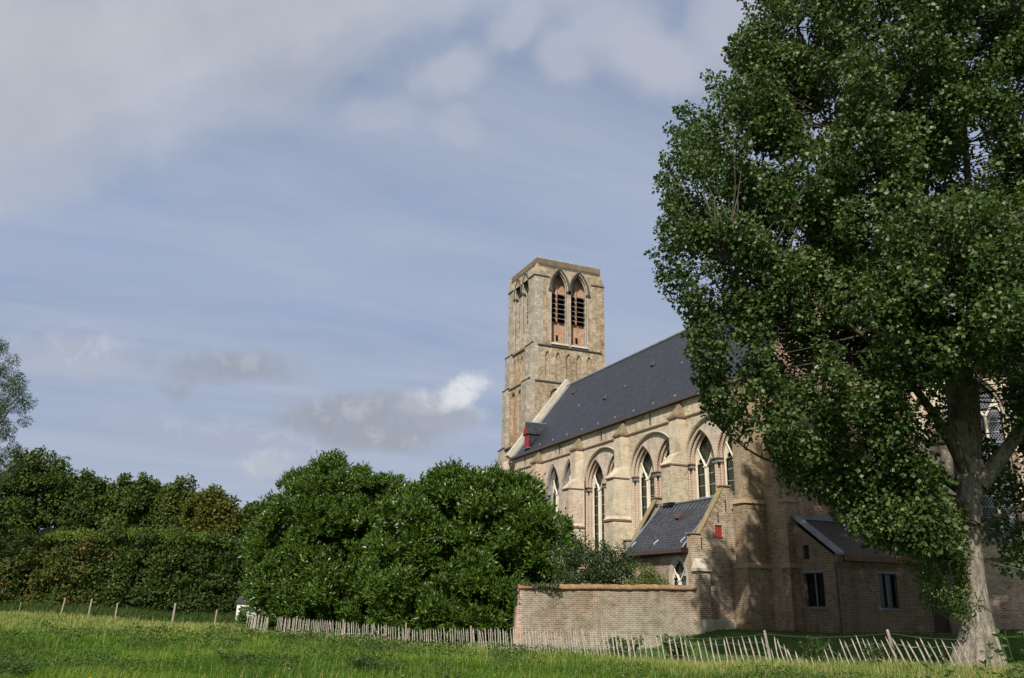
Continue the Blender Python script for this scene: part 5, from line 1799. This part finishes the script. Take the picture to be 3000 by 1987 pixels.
# ---- laurels: leafy shoots over lumpy mounds
def build_laurel(name, label, lumps, seed, n_shoots, skew=1.0):
    rng = np.random.default_rng(seed)
    o = thing(name, label, 'shrub', 'tall laurels behind the fence')
    lumps = [(f * skew, r * skew, 1.04 + (z - 1.04) * skew, a * skew, b * skew) for (f, r, z, a, b) in lumps]
    holes = None
    C = np.array([W(f, r, z) for (f, r, z, a, b) in lumps])
    A_ = np.array([(a, b) for (f, r, z, a, b) in lumps])     # horizontal, vertical radius
    # knobs spread evenly over the skin of the united lumps
    gz = -1.35
    cc, oo = [], []
    def depth_in(p, skip):
        best = 9.0
        for j, (c, (a, b)) in enumerate(zip(C, A_)):
            if j != skip:
                best = min(best, float((((p - c) / np.array([a, a, b])) ** 2).sum()))
        return best
    for j, (c, (a, b)) in enumerate(zip(C, A_)):
        k = int(6.0 * a * (a + b))
        d = rand_dir(rng, k)
        for dd in d:
            p = c + dd * np.array([a, a, b]) * rng.uniform(0.74, 1.02)
            if p[2] < gz + 0.25 or depth_in(p, j) < 0.6:
                continue
            cc.append(p); oo.append(unit(dd / np.array([a, a, b])))
    cc = np.array(cc); oo = np.array(oo)
    rr = rng.uniform(0.42, 0.95, len(cc)) * np.where(rng.random(len(cc)) < 0.12, 0.45, 1.0)
    w = rr ** 2
    idx = rng.choice(len(cc), n_shoots, p=w / w.sum())
    d = unit(rand_dir(rng, n_shoots) + oo[idx] * 0.7 + np.array([0, 0, 0.35]))
    S = cc[idx] + d * (rr[idx] * rng.uniform(0.6, 1.0, n_shoots))[:, None]
    # some shoots deeper inside
    ni = n_shoots // 3
    j = rng.choice(len(C), ni, p=(A_[:, 0] ** 2 * A_[:, 1]) / (A_[:, 0] ** 2 * A_[:, 1]).sum())
    di = rand_dir(rng, ni)
    Si = C[j] + di * np.stack([A_[j, 0], A_[j, 0], A_[j, 1]], 1) * rng.uniform(0.3, 0.72, ni)[:, None]
    S = np.concatenate([S, Si]); d = np.concatenate([d, di]); n_shoots = len(S)
    keep = S[:, 2] > gz
    S, d = S[keep], d[keep]
    # hollows where the foliage has thinned
    nh = len(cc) // 4
    hc = cc[rng.choice(len(cc), nh, replace=False)] + rng.normal(size=(nh, 3)) * 0.3
    hr_ = rng.uniform(0.35, 0.85, nh)
    ok = np.ones(len(S), bool)
    for c_, r_ in zip(hc, hr_):
        ok &= (((S - c_) ** 2).sum(1) > r_ * r_)
    S, d = S[ok], d[ok]
    ax = unit(d * 0.7 + np.array([0, 0, 0.75]) + rng.normal(size=S.shape) * 0.25)
    n = len(S)
    K = 10
    Pn, An, Rn = [], [], []
    ref = unit(np.cross(ax, rand_dir(rng, n)))
    bi = np.cross(ax, ref)
    ln = rng.uniform(0.25, 0.55, n)
    # tall leaders stand up from the tops
    topk = (ax[:, 2] > 0.75) & (rng.random(n) < 0.2)
    ln = np.where(topk, ln * 1.7, ln)
    for k in range(K):
        a = k * 2.4 + rng.uniform(0, 0.6, n)
        rad = ref * np.cos(a)[:, None] + bi * np.sin(a)[:, None]
        t = (k + 1) / K
        Pn.append(S + ax * (ln * t)[:, None])
        An.append(unit(rad * (1.0 - 0.55 * t) + ax * (0.25 + 0.75 * t)))
        Rn.append(ax)
    Pn = np.concatenate(Pn); An = np.concatenate(An); Rn = np.concatenate(Rn)
    Rn = unit(Rn + rng.normal(size=Rn.shape) * 0.55)
    m = len(Pn)
    tint = np.clip(rng.normal(0.45, 0.22, m), 0, 1)
    tint[rng.random(m) < 0.012] = 1.0
    V, F, T = leaf_arrays(rng, Pn, An, 0.25, 0.095, tint, 0.10, Rn, 0.08)
    soup('foliage', V, F, M['leaf_laurel'], o, T)
    b = MB()
    for i in range(16):
        j = rng.integers(len(C))
        g = C[j].copy(); g[2] = gz - 0.1
        g[:2] += rng.normal(size=2) * 0.5
        e = C[j] + np.array([rng.normal() * A_[j, 0] * .5, rng.normal() * A_[j, 0] * .5, A_[j, 1] * 0.5])
        tube_np(b, wobble(g, e, 8, 0.06, rng), 0.10, 0.02, 6)
    b.build('stems', M['bark_dark'], o)
    return o


# (distance ahead, lateral, height, horizontal radius, vertical radius)
build_laurel('laurel_bush', 'broad rounded dark laurel, taller left mound of the glossy pair behind the fence',
             [(52.5, -11.2, 4.6, 3.6, 3.9), (53.0, -13.0, 3.2, 2.6, 3.6), (51.5, -8.2, 4.4, 3.2, 3.2), (51.8, -10.6, 6.0, 2.6, 2.7), (51.0, -12.2, 1.2, 2.6, 2.4), (50.5, -9.2, 1.2, 3.2, 2.4), (50.8, -6.6, 2.4, 2.6, 3.4), (51.0, -6.8, 5.4, 2.0, 1.9), (50.6, -11.0, 0.2, 2.6, 1.6), (50.2, -7.6, 0.2, 2.4, 1.6), (51.0, -8.0, 5.7, 2.2, 2.0), (50.6, -5.6, 4.6, 1.9, 2.2)], 21, 31000, 1.2)
build_laurel('laurel_bush', 'glossy dark laurel, right mound reaching over the end of the garden wall',
             [(47.0, -3.2, 3.8, 3.1, 3.4), (46.5, -0.9, 4.2, 2.8, 3.2), (46.0, -1.8, 1.0, 3.0, 2.4), (46.5, -4.6, 1.6, 2.6, 3.0), (46.0, 0.9, 3.6, 2.0, 2.3), (45.2, 1.9, 3.7, 1.2, 1.5), (47.2, -3.0, 5.6, 2.0, 1.8), (46.8, -0.2, 5.5, 1.7, 1.7), (45.2, 0.4, 0.6, 1.6, 1.8), (45.6, -3.4, 0.2, 2.2, 1.6), (45.4, -1.4, 0.2, 2.0, 1.5), (46.8, -4.9, 4.4, 1.8, 2.2)], 22, 25000, 1.11)


# ---- generic bush or tree crown made of leaf clumps
def crown(o, name, clumps, mat, seed, per, L, Wd, tint=(0.5, 0.25), hang=0.3, shell=0.5, squash=0.85):
    rng = np.random.default_rng(seed)
    c = np.array([np.array(W(f, r, z)) for (f, r, z, a) in clumps])
    rad = np.array([a for (f, r, z, a) in clumps])
    cnt = np.maximum(20, (per * rad ** 2)).astype(int)
    Pn, d, idx = clump_points(rng, c, rad, cnt, shell, squash)
    n = len(Pn)
    A = unit(d * 0.8 + rng.normal(size=(n, 3)) * 0.6 + np.array([0, 0, -hang]))
    base = rng.normal(0, tint[1] * 0.5, len(c))[idx]
    t = np.clip(rng.normal(tint[0], tint[1], n) + base, 0, 1)
    roll = unit(rng.normal(size=(n, 3)) * 0.8 + d * 0.5 + np.array([0, 0, 0.6]))
    V, F, T = leaf_arrays(rng, Pn, A, L, Wd, t, 0.12, roll)
    return soup(name, V, F, mat, o, T)


def lumps(seed, f, r, z, hr, hf, hz, n, rmin, rmax, flat_bottom=True, boxy=2.0):
    """clump centres filling an ellipsoid, mostly near its skin"""
    rng = np.random.default_rng(seed)
    out = []
    while len(out) < n:
        d = rng.normal(size=3); d /= (np.abs(d) ** boxy).sum() ** (1 / boxy)
        q = rng.uniform(0.55, 0.95) if rng.random() < 0.8 else rng.uniform(0.1, 0.55)
        rad = rng.uniform(rmin, rmax)
        p = (f + d[0] * q * hf, r + d[1] * q * hr, z + d[2] * q * hz, rad)
        if flat_bottom and d[2] < -0.75: continue
        out.append(p)
    return out


def stems(o, f, r, z0, targets, seed, r0=0.14, name='trunk', mat='bark_dark', lean=0.0):
    rng = np.random.default_rng(seed)
    b = MB()
    top = max(t[2] for t in targets)
    mid = sum(t[1] for t in targets) / len(targets)
    fork = z0 + (top - z0) * 0.3
    tr = wobble(W(f, r, z0 - 0.3), W(f, r + (mid - r) * 0.3, fork), 7, 0.03, rng)
    tube_np(b, tr, r0 * 1.25, r0, 9)
    lead = wobble(tr[-1], W(f, mid, z0 + (top - z0) * 0.92), 9, 0.04, rng)
    tube_np(b, lead, r0, r0 * 0.2, 7)
    for t in targets[::2]:
        h = (t[2] - z0) / (top - z0)
        k = min(len(lead) - 1, max(0, int((h - 0.35) * 9)))
        tube_np(b, wobble(lead[k], W(t[0], t[1], t[2]), 6, 0.06, rng), r0 * 0.35, r0 * 0.08, 5)
    return b.build(name, M[mat], o)


# shrubs between laurel and sacristy
o = thing('leafy_shrub', 'loose dull green shrub between the glossy laurel and the sacristy roof', 'shrub')
cl = lumps(41, 44.6, 4.5, 1.6, 2.2, 1.3, 2.6, 90, 0.4, 0.75) + [(44.5, 3.4, 3.7, 0.5), (44.5, 3.7, 4.3, 0.4), (44.6, 5.8, 3.6, 0.5), (44.4, 6.2, 3.2, 0.5), (44.4, 4.8, 3.8, 0.45), (44.4, 2.7, 3.5, 0.7)]
crown(o, 'foliage', cl, M['leaf_shrub'], 42, 800, 0.12, 0.07)
stems(o, 44.6, 4.4, -0.4, cl[:20], 43, 0.08, 'stems')
o = thing('leafy_shrub', 'bright yellow green shrub just above the garden wall coping by the sacristy window', 'shrub')
cl = lumps(44, 43.1, 6.8, 1.5, 1.1, 0.8, 1.3, 44, 0.3, 0.5) + [(43.1, 7.6, 1.9, 0.4), (43.1, 6.3, 2.8, 0.35), (43.0, 7.1, 2.5, 0.4)]
crown(o, 'foliage', cl, M['leaf_lime'], 45, 1100, 0.09, 0.06)
stems(o, 43.1, 6.8, -0.3, cl[:14], 46, 0.06, 'stems')
o = thing('ivy_plant', 'small ivy creeping over the left end of the garden wall', 'climber')
cl = [(39.7, 0.40 + 0.02 * i, 1.72 - 0.14 * i, 0.13) for i in range(6)] + [(39.75, 0.7 + 0.22 * i, 1.80 + 0.03 * math.sin(i * 2), 0.13) for i in range(8)]
crown(o, 'foliage', cl, M['leaf_shrub'], 47, 5200, 0.07, 0.06)
b_ = MB(); tube_np(b_, [W(39.75, 0.25, -1.2), W(39.72, 0.32, 0.4), W(39.75, 0.45, 1.7), W(39.8, 1.2, 1.86), W(39.8, 2.2, 1.87)], 0.03, 0.01, 5); b_.build('stem', M['bark_dark'], o)

# hedge along the left edge of the meadow: shrubs and trees behind them
HEDGE = [
    ('wide olive brown thorn bush at the far left foot of the willow', 77, -42.5, 2.6, 4.2, 2.6, 3.7, 'leaf_hedge', 0.62),
    ('brownish hawthorn bush, second from the left along the hedge', 76, -37.2, 2.5, 3.6, 2.4, 3.8, 'leaf_hedge', 0.66),
    ('dark rounded hedge bush with bright new growth on its flat top', 76, -31.6, 2.4, 3.6, 2.4, 4.2, 'leaf_hedge', 0.4),
    ('dark green hedge bush with fresh tips above a bramble skirt', 76, -27.0, 2.3, 3.2, 2.4, 4.0, 'leaf_hedge', 0.35),
    ('shadowy hedge bush squeezed against the left laurel', 77, -23.2, 2.2, 2.6, 2.2, 3.7, 'leaf_hedge', 0.3),
]
for i, (lb, f, r, z, hr, hf, hz, mt, tn) in enumerate(HEDGE):
    o = thing('hedge_bush', lb, 'bush', 'bushes of the hedge')
    cl = lumps(60 + i, f, r, z * 0.9, hr * 1.08, hf, hz * 0.94, 130, 0.55, 1.1, False, 3.2)
    rj = np.random.default_rng(160 + i)
    cl += [(f + rj.uniform(-1.5, 1), r + rj.uniform(-hr, hr), z + hz * rj.uniform(0.75, 1.0), rj.uniform(0.3, 0.6)) for _ in range(22)]
    cl += lumps(80 + i, f - 1.4, r, 0.3, hr * 1.05, 1.1, 1.4, 44, 0.5, 0.8, False)
    cl = [c for c in cl if c[2] > -0.6]
    crown(o, 'foliage', cl, M[mt], 100 + i, 260, 0.25, 0.17, (tn, 0.22))
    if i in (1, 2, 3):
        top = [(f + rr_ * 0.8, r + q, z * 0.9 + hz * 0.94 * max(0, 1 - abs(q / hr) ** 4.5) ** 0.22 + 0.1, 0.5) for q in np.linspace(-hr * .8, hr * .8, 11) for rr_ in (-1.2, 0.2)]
        crown(o, 'lit_new_growth', top, M['leaf_hedge_lit'], 120 + i, 480, 0.16, 0.10)
    stems(o, f, r, -0.6, cl[:24], 140 + i, 0.10, 'stems')

TREES = [
    # label, f, r, zc, hr, hf, hz, leaf, n
    ('tall dark maple crown standing behind the willow at far left', 90, -50.5, 9.2, 5.0, 3.6, 6.6, 'leaf_tree', 90, 0.35),
    ('dark maple with two pointed leaders, second from the left behind the hedge', 91, -44.8, 7.9, 3.4, 3.2, 5.4, 'leaf_tree', 70, 0.35),
    ('broad green field maple with hanging sprays behind the flat topped hedge bush', 91, -39.8, 7.6, 3.8, 3.2, 5.7, 'leaf_tree', 74, 0.5),
    ('upright olive green maple left of the golden crowned tree', 92, -35.0, 7.4, 3.0, 3.0, 5.6, 'leaf_tree', 64, 0.66),
    ('round golden green tree turning yellow beside the laurel', 90, -31.0, 6.8, 3.0, 2.6, 4.9, 'leaf_gold', 60, 0.5),
    ('small thin tree with sparse top between the golden tree and the laurel', 92, -26.6, 6.4, 2.6, 2.4, 4.0, 'leaf_tree', 44, 0.55),
    ('low dark tree showing just left of the laurel shoulder', 88, -22.6, 5.0, 2.8, 2.4, 4.2, 'leaf_hedge', 44, 0.3),
]
for i, (lb, f, r, z, hr, hf, hz, mt, n_, tn) in enumerate(TREES):
    o = thing('maple_tree', lb, 'tree', 'trees behind the hedge')
    rg = np.random.default_rng(220 + i)
    cl = lumps(200 + i, f, r, z, hr * 0.8, hf, hz * 0.95, int(n_ * 0.9), 0.65, 1.3)
    # side boughs break up the round head
    for j in range(6):
        a = rg.uniform(-2.6, 0.4) if j % 2 else rg.uniform(0.2, 3.0)
        cl += lumps(300 + i * 10 + j, f + rg.uniform(-1.5, 0.8), r + hr * 0.62 * math.cos(a), z + hz * (0.25 + 0.45 * math.sin(abs(a))) * rg.uniform(0.5, 1.1), hr * rg.uniform(0.3, 0.5), hf * 0.5, hz * rg.uniform(0.22, 0.42), 17, 0.45, 0.9, False)
    for k in range(34):
        q = rg.uniform(-0.95, 0.95)
        cl.append((f + rg.uniform(-1.5, 1), r + q * hr, z + hz * math.sqrt(1 - q * q) * 0.97 + rg.uniform(-1.0, .3), rg.uniform(0.3, 0.7)))
    cl += lumps(280 + i, f, r, z - hz * 0.55, hr * 0.95, hf, hz * 0.6, 46, 0.7, 1.2, False)
    crown(o, 'crown', cl, M[mt], 240 + i, 215, 0.29, 0.21, (tn, 0.22), 0.5)
    stems(o, f, r, -0.6, cl[:34], 260 + i, 0.2)

# willow at the left edge
o = thing('willow_tree', 'feathery grey green willow rising at the left edge of the view', 'tree')
rg = np.random.default_rng(301)
cl = []
for z, x in ((22.4, -45.2), (21.6, -44.6), (20.5, -44.4), (19.0, -43.6), (18.6, -42.6), (17.9, -41.9), (17.2, -41.6), (16.4, -41.6), (15.2, -41.8), (14.0, -42.0), (12.6, -42.2), (11.4, -41.9), (10.2, -42.6)):
    for k in range(7):
        cl.append((70 + rg.uniform(-2.5, 2.5), x - rg.uniform(0, 5.5) * (k > 1), z + rg.uniform(-.5, .5), rg.uniform(0.45, 0.85)))
c_ = np.array([np.array(W(f, r, z)) for (f, r, z, a) in cl]); ra = np.array([q[3] for q in cl])
Pn, d, idx = clump_points(rg, c_, ra, (520 * ra ** 2).astype(int), 0.2)
n = len(Pn)
V, F, T = leaf_arrays(rg, Pn, unit(d * 0.5 + np.array([0.25, -0.2, -0.55]) + rg.normal(size=(n, 3)) * 0.45), 0.24, 0.05, rg.random(n), 0.1)
soup('crown', V, F, M['leaf_willow'], o, T)
stems(o, 70.5, -45.5, -0.5, cl[::3], 302, 0.42)


# ------------------------------------------------------------------ grass
def blades(name, n, f0, f1, halfang, h, wd, mat, seed, tint_fn, keep=None, kind='stuff', lean=0.35, power=1.0, wind=(0.25, -0.05)):
    rng = np.random.default_rng(seed)
    u = rng.random(n)
    f = f0 * (f1 / f0) ** (u ** power)
    r = f * rng.uniform(-halfang[0], halfang[1], n)
    if keep is not None:
        k = keep(f, r)
        f, r = f[k], r[k]
    # tufts
    n = len(f)
    g = rng.integers(0, max(1, n // 9), n)
    rng2 = np.random.default_rng(seed + 1)
    jf = rng2.normal(0, 1, n)[g] * 0.0
    z = ground_h(f, r)
    P0 = Wn(f, r, z - 0.03)
    sc = np.clip(f / 24.0, 0.8, 3.2)
    H = h(f, r, rng) 
    Wd = wd * sc * rng.uniform(0.7, 1.3, n)
    az = rng.uniform(0, 2 * np.pi, n)
    side = np.stack([np.cos(az), np.sin(az), np.zeros(n)], 1)
    dirn = np.stack([-np.sin(az), np.cos(az), np.zeros(n)], 1) * rng.normal(0, lean, n)[:, None]
    wv = np.array([wind[0] * CY, -wind[0] * SY, 0])
    dirn = dirn + wv
    up = np.array([0, 0, 1.0])
    mid = P0 + (up * 0.58 + dirn * 0.28) * H[:, None]
    tip = P0 + (up * (1 - 0.35 * np.minimum(1, np.linalg.norm(dirn, axis=1)))[:, None] + dirn) * H[:, None]
    V = np.stack([P0 - side * Wd[:, None] * 0.5, P0 + side * Wd[:, None] * 0.5, mid + side * Wd[:, None] * 0.42, mid - side * Wd[:, None] * 0.42, tip], axis=1).reshape(-1, 3)
    i = np.arange(n)[:, None] * 5
    F = np.concatenate([i + np.array([[0, 1, 2]]), i + np.array([[0, 2, 3]]), i + np.array([[3, 2, 4]])], axis=0)
    T = np.repeat(tint_fn(f, r, rng), 5)
    o = soup(name, V, F, mat, None, T)
    if kind: o['kind'] = kind
    return o


def vnoise(f, r, s, seed):
    """smooth value noise for patches in the sward"""
    rng = np.random.default_rng(seed)
    Gd = rng.random((256, 256))
    x = (np.asarray(f) / s) % 255; y = (np.asarray(r) / s + 100) % 255
    i = x.astype(int); j = y.astype(int)
    a = x - i; b = y - j
    a = a * a * (3 - 2 * a); b = b * b * (3 - 2 * b)
    return (Gd[i, j] * (1 - a) * (1 - b) + Gd[i + 1, j] * a * (1 - b) + Gd[i, j + 1] * (1 - a) * b + Gd[i + 1, j + 1] * a * b)


def fence_f(r):
    return np.interp(r, [p[0] for p in FENCE], [p[1] for p in FENCE])


def meadow_side(f, r):
    x = f * SY + r * CY; y = f * CY - r * SY
    lim = np.where(r < -16.9, 76.0, fence_f(r) + 0.25)
    return f < lim


def straw(f, r):
    """how much dry seeding grass: along the fence and the far rim"""
    edge = smooth(7.5, 0.6, fence_f(r) - f)
    rim = smooth(40, 58, f) * (r < -14)
    right = smooth(1.0, 11.0, r) * 0.6
    return np.clip(edge * 0.75 + rim * 0.6 + right, 0, 1)


def t_meadow(f, r, rng):
    p = 0.5 * vnoise(f, r, 3.2, 1) + 0.3 * vnoise(f, r, 1.1, 2) + 0.2 * vnoise(f, r, 9.0, 3)
    n = len(f)
    p = np.clip((p - 0.5) * 1.5 + 0.5, 0, 1)
    t = -0.05 + 0.80 * p + rng.normal(0, 0.14, n)
    s = straw(f, r)
    dry = rng.random(n) < (0.07 + 0.50 * s)
    return np.clip(np.where(dry, rng.uniform(0.74, 1.0, n), t + 0.12 * s), 0, 1)


def h_meadow(f, r, rng):
    n = len(f)
    p = 0.5 * vnoise(f, r, 2.6, 4) + 0.5 * vnoise(f, r, 0.8, 5)
    return (0.10 + 0.36 * p) * rng.uniform(0.6, 1.3, n) * (1 - 0.22 * smooth(16, 30, f) * smooth(1.5, 0.3, np.abs(fence_f(r) - f)))


blades('meadow_grass', 360000, 15.5, 76.0, (0.66, 0.66), h_meadow, 0.010, M['grass'], 501, t_meadow, meadow_side, lean=0.8, wind=(0.06, 0))


def h_stalk(f, r, rng):
    return rng.uniform(0.32, 0.58, len(f))


blades('seed_stalks', 26000, 16.0, 74.0, (0.66, 0.66), h_stalk, 0.007, M['grass'], 511,
       lambda f, r, rng: rng.uniform(0.8, 1.0, len(f)), lambda f, r: meadow_side(f, r) & (np.random.default_rng(4).random(len(f)) < 0.15 + 0.85 * straw(f, r)), lean=0.45, wind=(0.12, 0))


def lawn_side(f, r):
    x = f * SY + r * CY; y = f * CY - r * SY
    inside = (r > -1.0) & (f > fence_f(r) + 0.2) & (f < 56)
    bld = ((x > 24.9) & (y > 34.9)) | ((x > 27.3) & (y > 33.9)) | ((x > 29.1) & (y > 30.1) & (x < 37.1)) | ((x > 38.0) & (y > 71.1 - x))
    return inside & ~bld


blades('lawn_grass', 60000, 26.0, 56.0, (0.1, 0.66), lambda f, r, rng: rng.uniform(0.06, 0.16, len(f)), 0.012, M['lawn'], 521,
       lambda f, r, rng: np.clip(0.2 + 0.6 * vnoise(f, r, 1.5, 7) + rng.normal(0, .12, len(f)), 0, 1), lawn_side, lean=0.5)
blades('hedge_bottom_grass', 26000, 60.0, 84.0, (0.66, -0.2), lambda f, r, rng: rng.uniform(0.5, 1.1, len(f)), 0.012, M['weed'], 531,
       lambda f, r, rng: rng.random(len(f)), lambda f, r: (f > np.where(r < -16.9, 66.5, fence_f(r) + 1.0)) & (r < -13), lean=0.4)


# ---- weeds, flowers
def weed(name, label, f, r, h, spread, seed, mat='weed', cat='plant', n_st=9, leaf=(0.10, 0.03), group=None):
    rng = np.random.default_rng(seed)
    o = thing(name, label, cat, group)
    g = float(ground_h(f, r))
    b = MB()
    Pn, An = [], []
    for i in range(n_st):
        a = rng.uniform(0, 6.28); s_ = spread * rng.uniform(0.2, 1)
        p0 = W(f, r, g - 0.05) + Vector((math.cos(a), math.sin(a), 0)) * s_ * 0.25
        p1 = W(f, r, g + h * rng.uniform(0.65, 1.0)) + Vector((math.cos(a), math.sin(a), 0)) * s_
        pts = wobble(p0, p1, 8, 0.05, rng)
        tube_np(b, pts, 0.008, 0.003, 5)
        for j in range(26):
            t = rng.uniform(0.15, 1.0)
            k = min(6, int(t * 7)); q = pts[k].lerp(pts[k + 1], t * 7 - k)
            Pn.append(q[:]); An.append(unit(np.array([rng.normal(), rng.normal(), 0.45])))
    b.build('stems', M['weed_stem'], o)
    Pn, An = np.array(Pn), np.array(An)
    V, F, T = leaf_arrays(rng, Pn, An, leaf[0], leaf[1], rng.random(len(Pn)), 0.1, None, 0.15)
    soup('foliage', V, F, M[mat], o, T)
    return o


M['weed_stem'] = plain_mat('weed stem', (0.07, 0.10, 0.035), 0.7)
WEEDS = [
    ('tall nettle with arching tip in front of the poplar trunk', 11.0, 6.0, 1.85, 0.30, 6, (0.09, 0.035)),
    ('leafy thistle stem leaning left in front of the last fence stakes', 11.5, 5.5, 1.6, 0.35, 5, (0.10, 0.03)),
    ('bushy green weed filling the lower right corner', 10.0, 5.85, 1.75, 0.40, 16, (0.10, 0.04)),
    ('broad bushy weed at the right edge beside the wire mesh', 12.0, 7.2, 1.75, 0.55, 22, (0.10, 0.045)),
    ('dark thistle clump in the middle of the meadow', 26.0, -4.2, 0.48, 0.75, 22, (0.13, 0.035)),
    ('dark ragwort tuft near the lower left corner', 21.5, -11.6, 0.55, 0.6, 20, (0.12, 0.035)),
    ('low weed patch right of the centre of the meadow', 21.0, -1.2, 0.45, 0.7, 20, (0.11, 0.03)),
    ('dark leafy dock standing left of the meadow centre', 27.0, -8.0, 0.45, 0.7, 20, (0.13, 0.045)),
    ('bramble tangle growing through the sagging part of the fence', 27.7, 9.6, 0.85, 0.6, 24, (0.08, 0.05)),
    ('bindweed heap at the fence foot right of the sagging stakes', 26.2, 10.9, 0.65, 0.6, 20, (0.08, 0.05)),
    ('bramble clump against the foot of the garden wall', 34.2, 4.5, 0.75, 0.9, 26, (0.10, 0.07)),
    ('burdock with broad leaves below the right end of the garden wall', 33.0, 6.3, 0.8, 0.8, 24, (0.14, 0.10)),
    ('dark bramble low on the fence near the laurel foot', 43.5, -2.4, 0.8, 0.7, 20, (0.12, 0.08)),
]
for i, (lb, f, r, h, s_, ns, lf) in enumerate(WEEDS):
    weed('weed_plant', lb, f, r, h, s_, 600 + i, n_st=ns, leaf=lf)


def build_ground_weeds():
    # low broad-leaved weeds in drifts through the sward
    rng = np.random.default_rng(91)
    n = 150000
    f = 16 * (60 / 16.0) ** rng.random(n)
    r = f * rng.uniform(-0.66, 0.62, n)
    p = 0.6 * vnoise(f, r, 1.7, 31) + 0.4 * vnoise(f, r, 0.55, 32)
    k = meadow_side(f, r) & (p > 0.60) & (straw(f, r) < 0.75)
    f, r = f[k], r[k]
    n = len(f)
    z = ground_h(f, r) + rng.uniform(0.12, 0.42, n)
    P_ = Wn(f, r, z)
    A = unit(np.stack([rng.normal(size=n), rng.normal(size=n), rng.uniform(-0.2, 0.9, n)], 1))
    sc = np.clip(f / 26.0, 0.8, 2.0)[:, None]
    V, F, T = leaf_arrays(rng, P_, A, 0.085 * sc, 0.036 * sc, np.clip(rng.normal(0.35, 0.3, n), 0, 1), 0.1)
    o = soup('meadow_weeds', V, F, M['weed'], None, T)
    o['kind'] = 'stuff'


build_ground_weeds()


def build_flowers():
    rng = np.random.default_rng(71)
    n = 150
    f = 17 + 26 * rng.random(n) ** 1.4
    r = f * rng.uniform(-0.62, 0.5, n)
    z = ground_h(f, r) + rng.uniform(0.34, 0.6, n)
    c = Wn(f, r, z)
    k = 7
    P = np.repeat(c, k, axis=0)
    a = np.tile(np.arange(k) * 2 * np.pi / k, n)
    A = np.stack([np.cos(a), np.sin(a), np.full(n * k, 0.5)], 1)
    tint = np.repeat(np.where(rng.random(n) < 0.55, rng.uniform(0, .49, n), rng.uniform(.52, 1, n)), k)
    V, F, T = leaf_arrays(rng, P, A, 0.032, 0.022, tint, 0.0, np.tile(np.array([[0, 0, 1.0]]), (n * k, 1)))
    # thin stalks
    S = np.stack([c + [-.003, 0, 0], c + [.003, 0, 0], c - [0, 0, 0.45]], 1).reshape(-1, 3)
    o = soup('wildflowers', V, F, M['petal'], None, T)
    o['kind'] = 'stuff'


build_flowers()


# wire mesh at the right edge
def build_mesh_fence():
    o = thing('wire_fence', 'short piece of square wire mesh behind the weeds at the right edge', 'fence')
    w = MB()
    for i in range(4):
        z = -0.55 + 0.2 * i
        w.tube([W(22.6, 13.3, z), W(22.2, 15.5, z - 0.03), W(21.8, 17.6, z)], 0.006, 4)
    for i in range(18):
        r = 13.35 + i * 0.24
        f = 22.6 - (r - 13.3) * 0.19
        w.tube([W(f, r, -0.8), W(f, r, 0.08)], 0.005, 4)
    w.build('mesh', M['wire'], o)
    for r in (13.3, 16.6):
        p = MB()
        f = 22.6 - (r - 13.3) * 0.19
        p.tube([W(f, r, -1.0), W(f, r, 0.15)], 0.02, 6, 0, True)
        p.build('post', M['wire'], o)


build_mesh_fence()
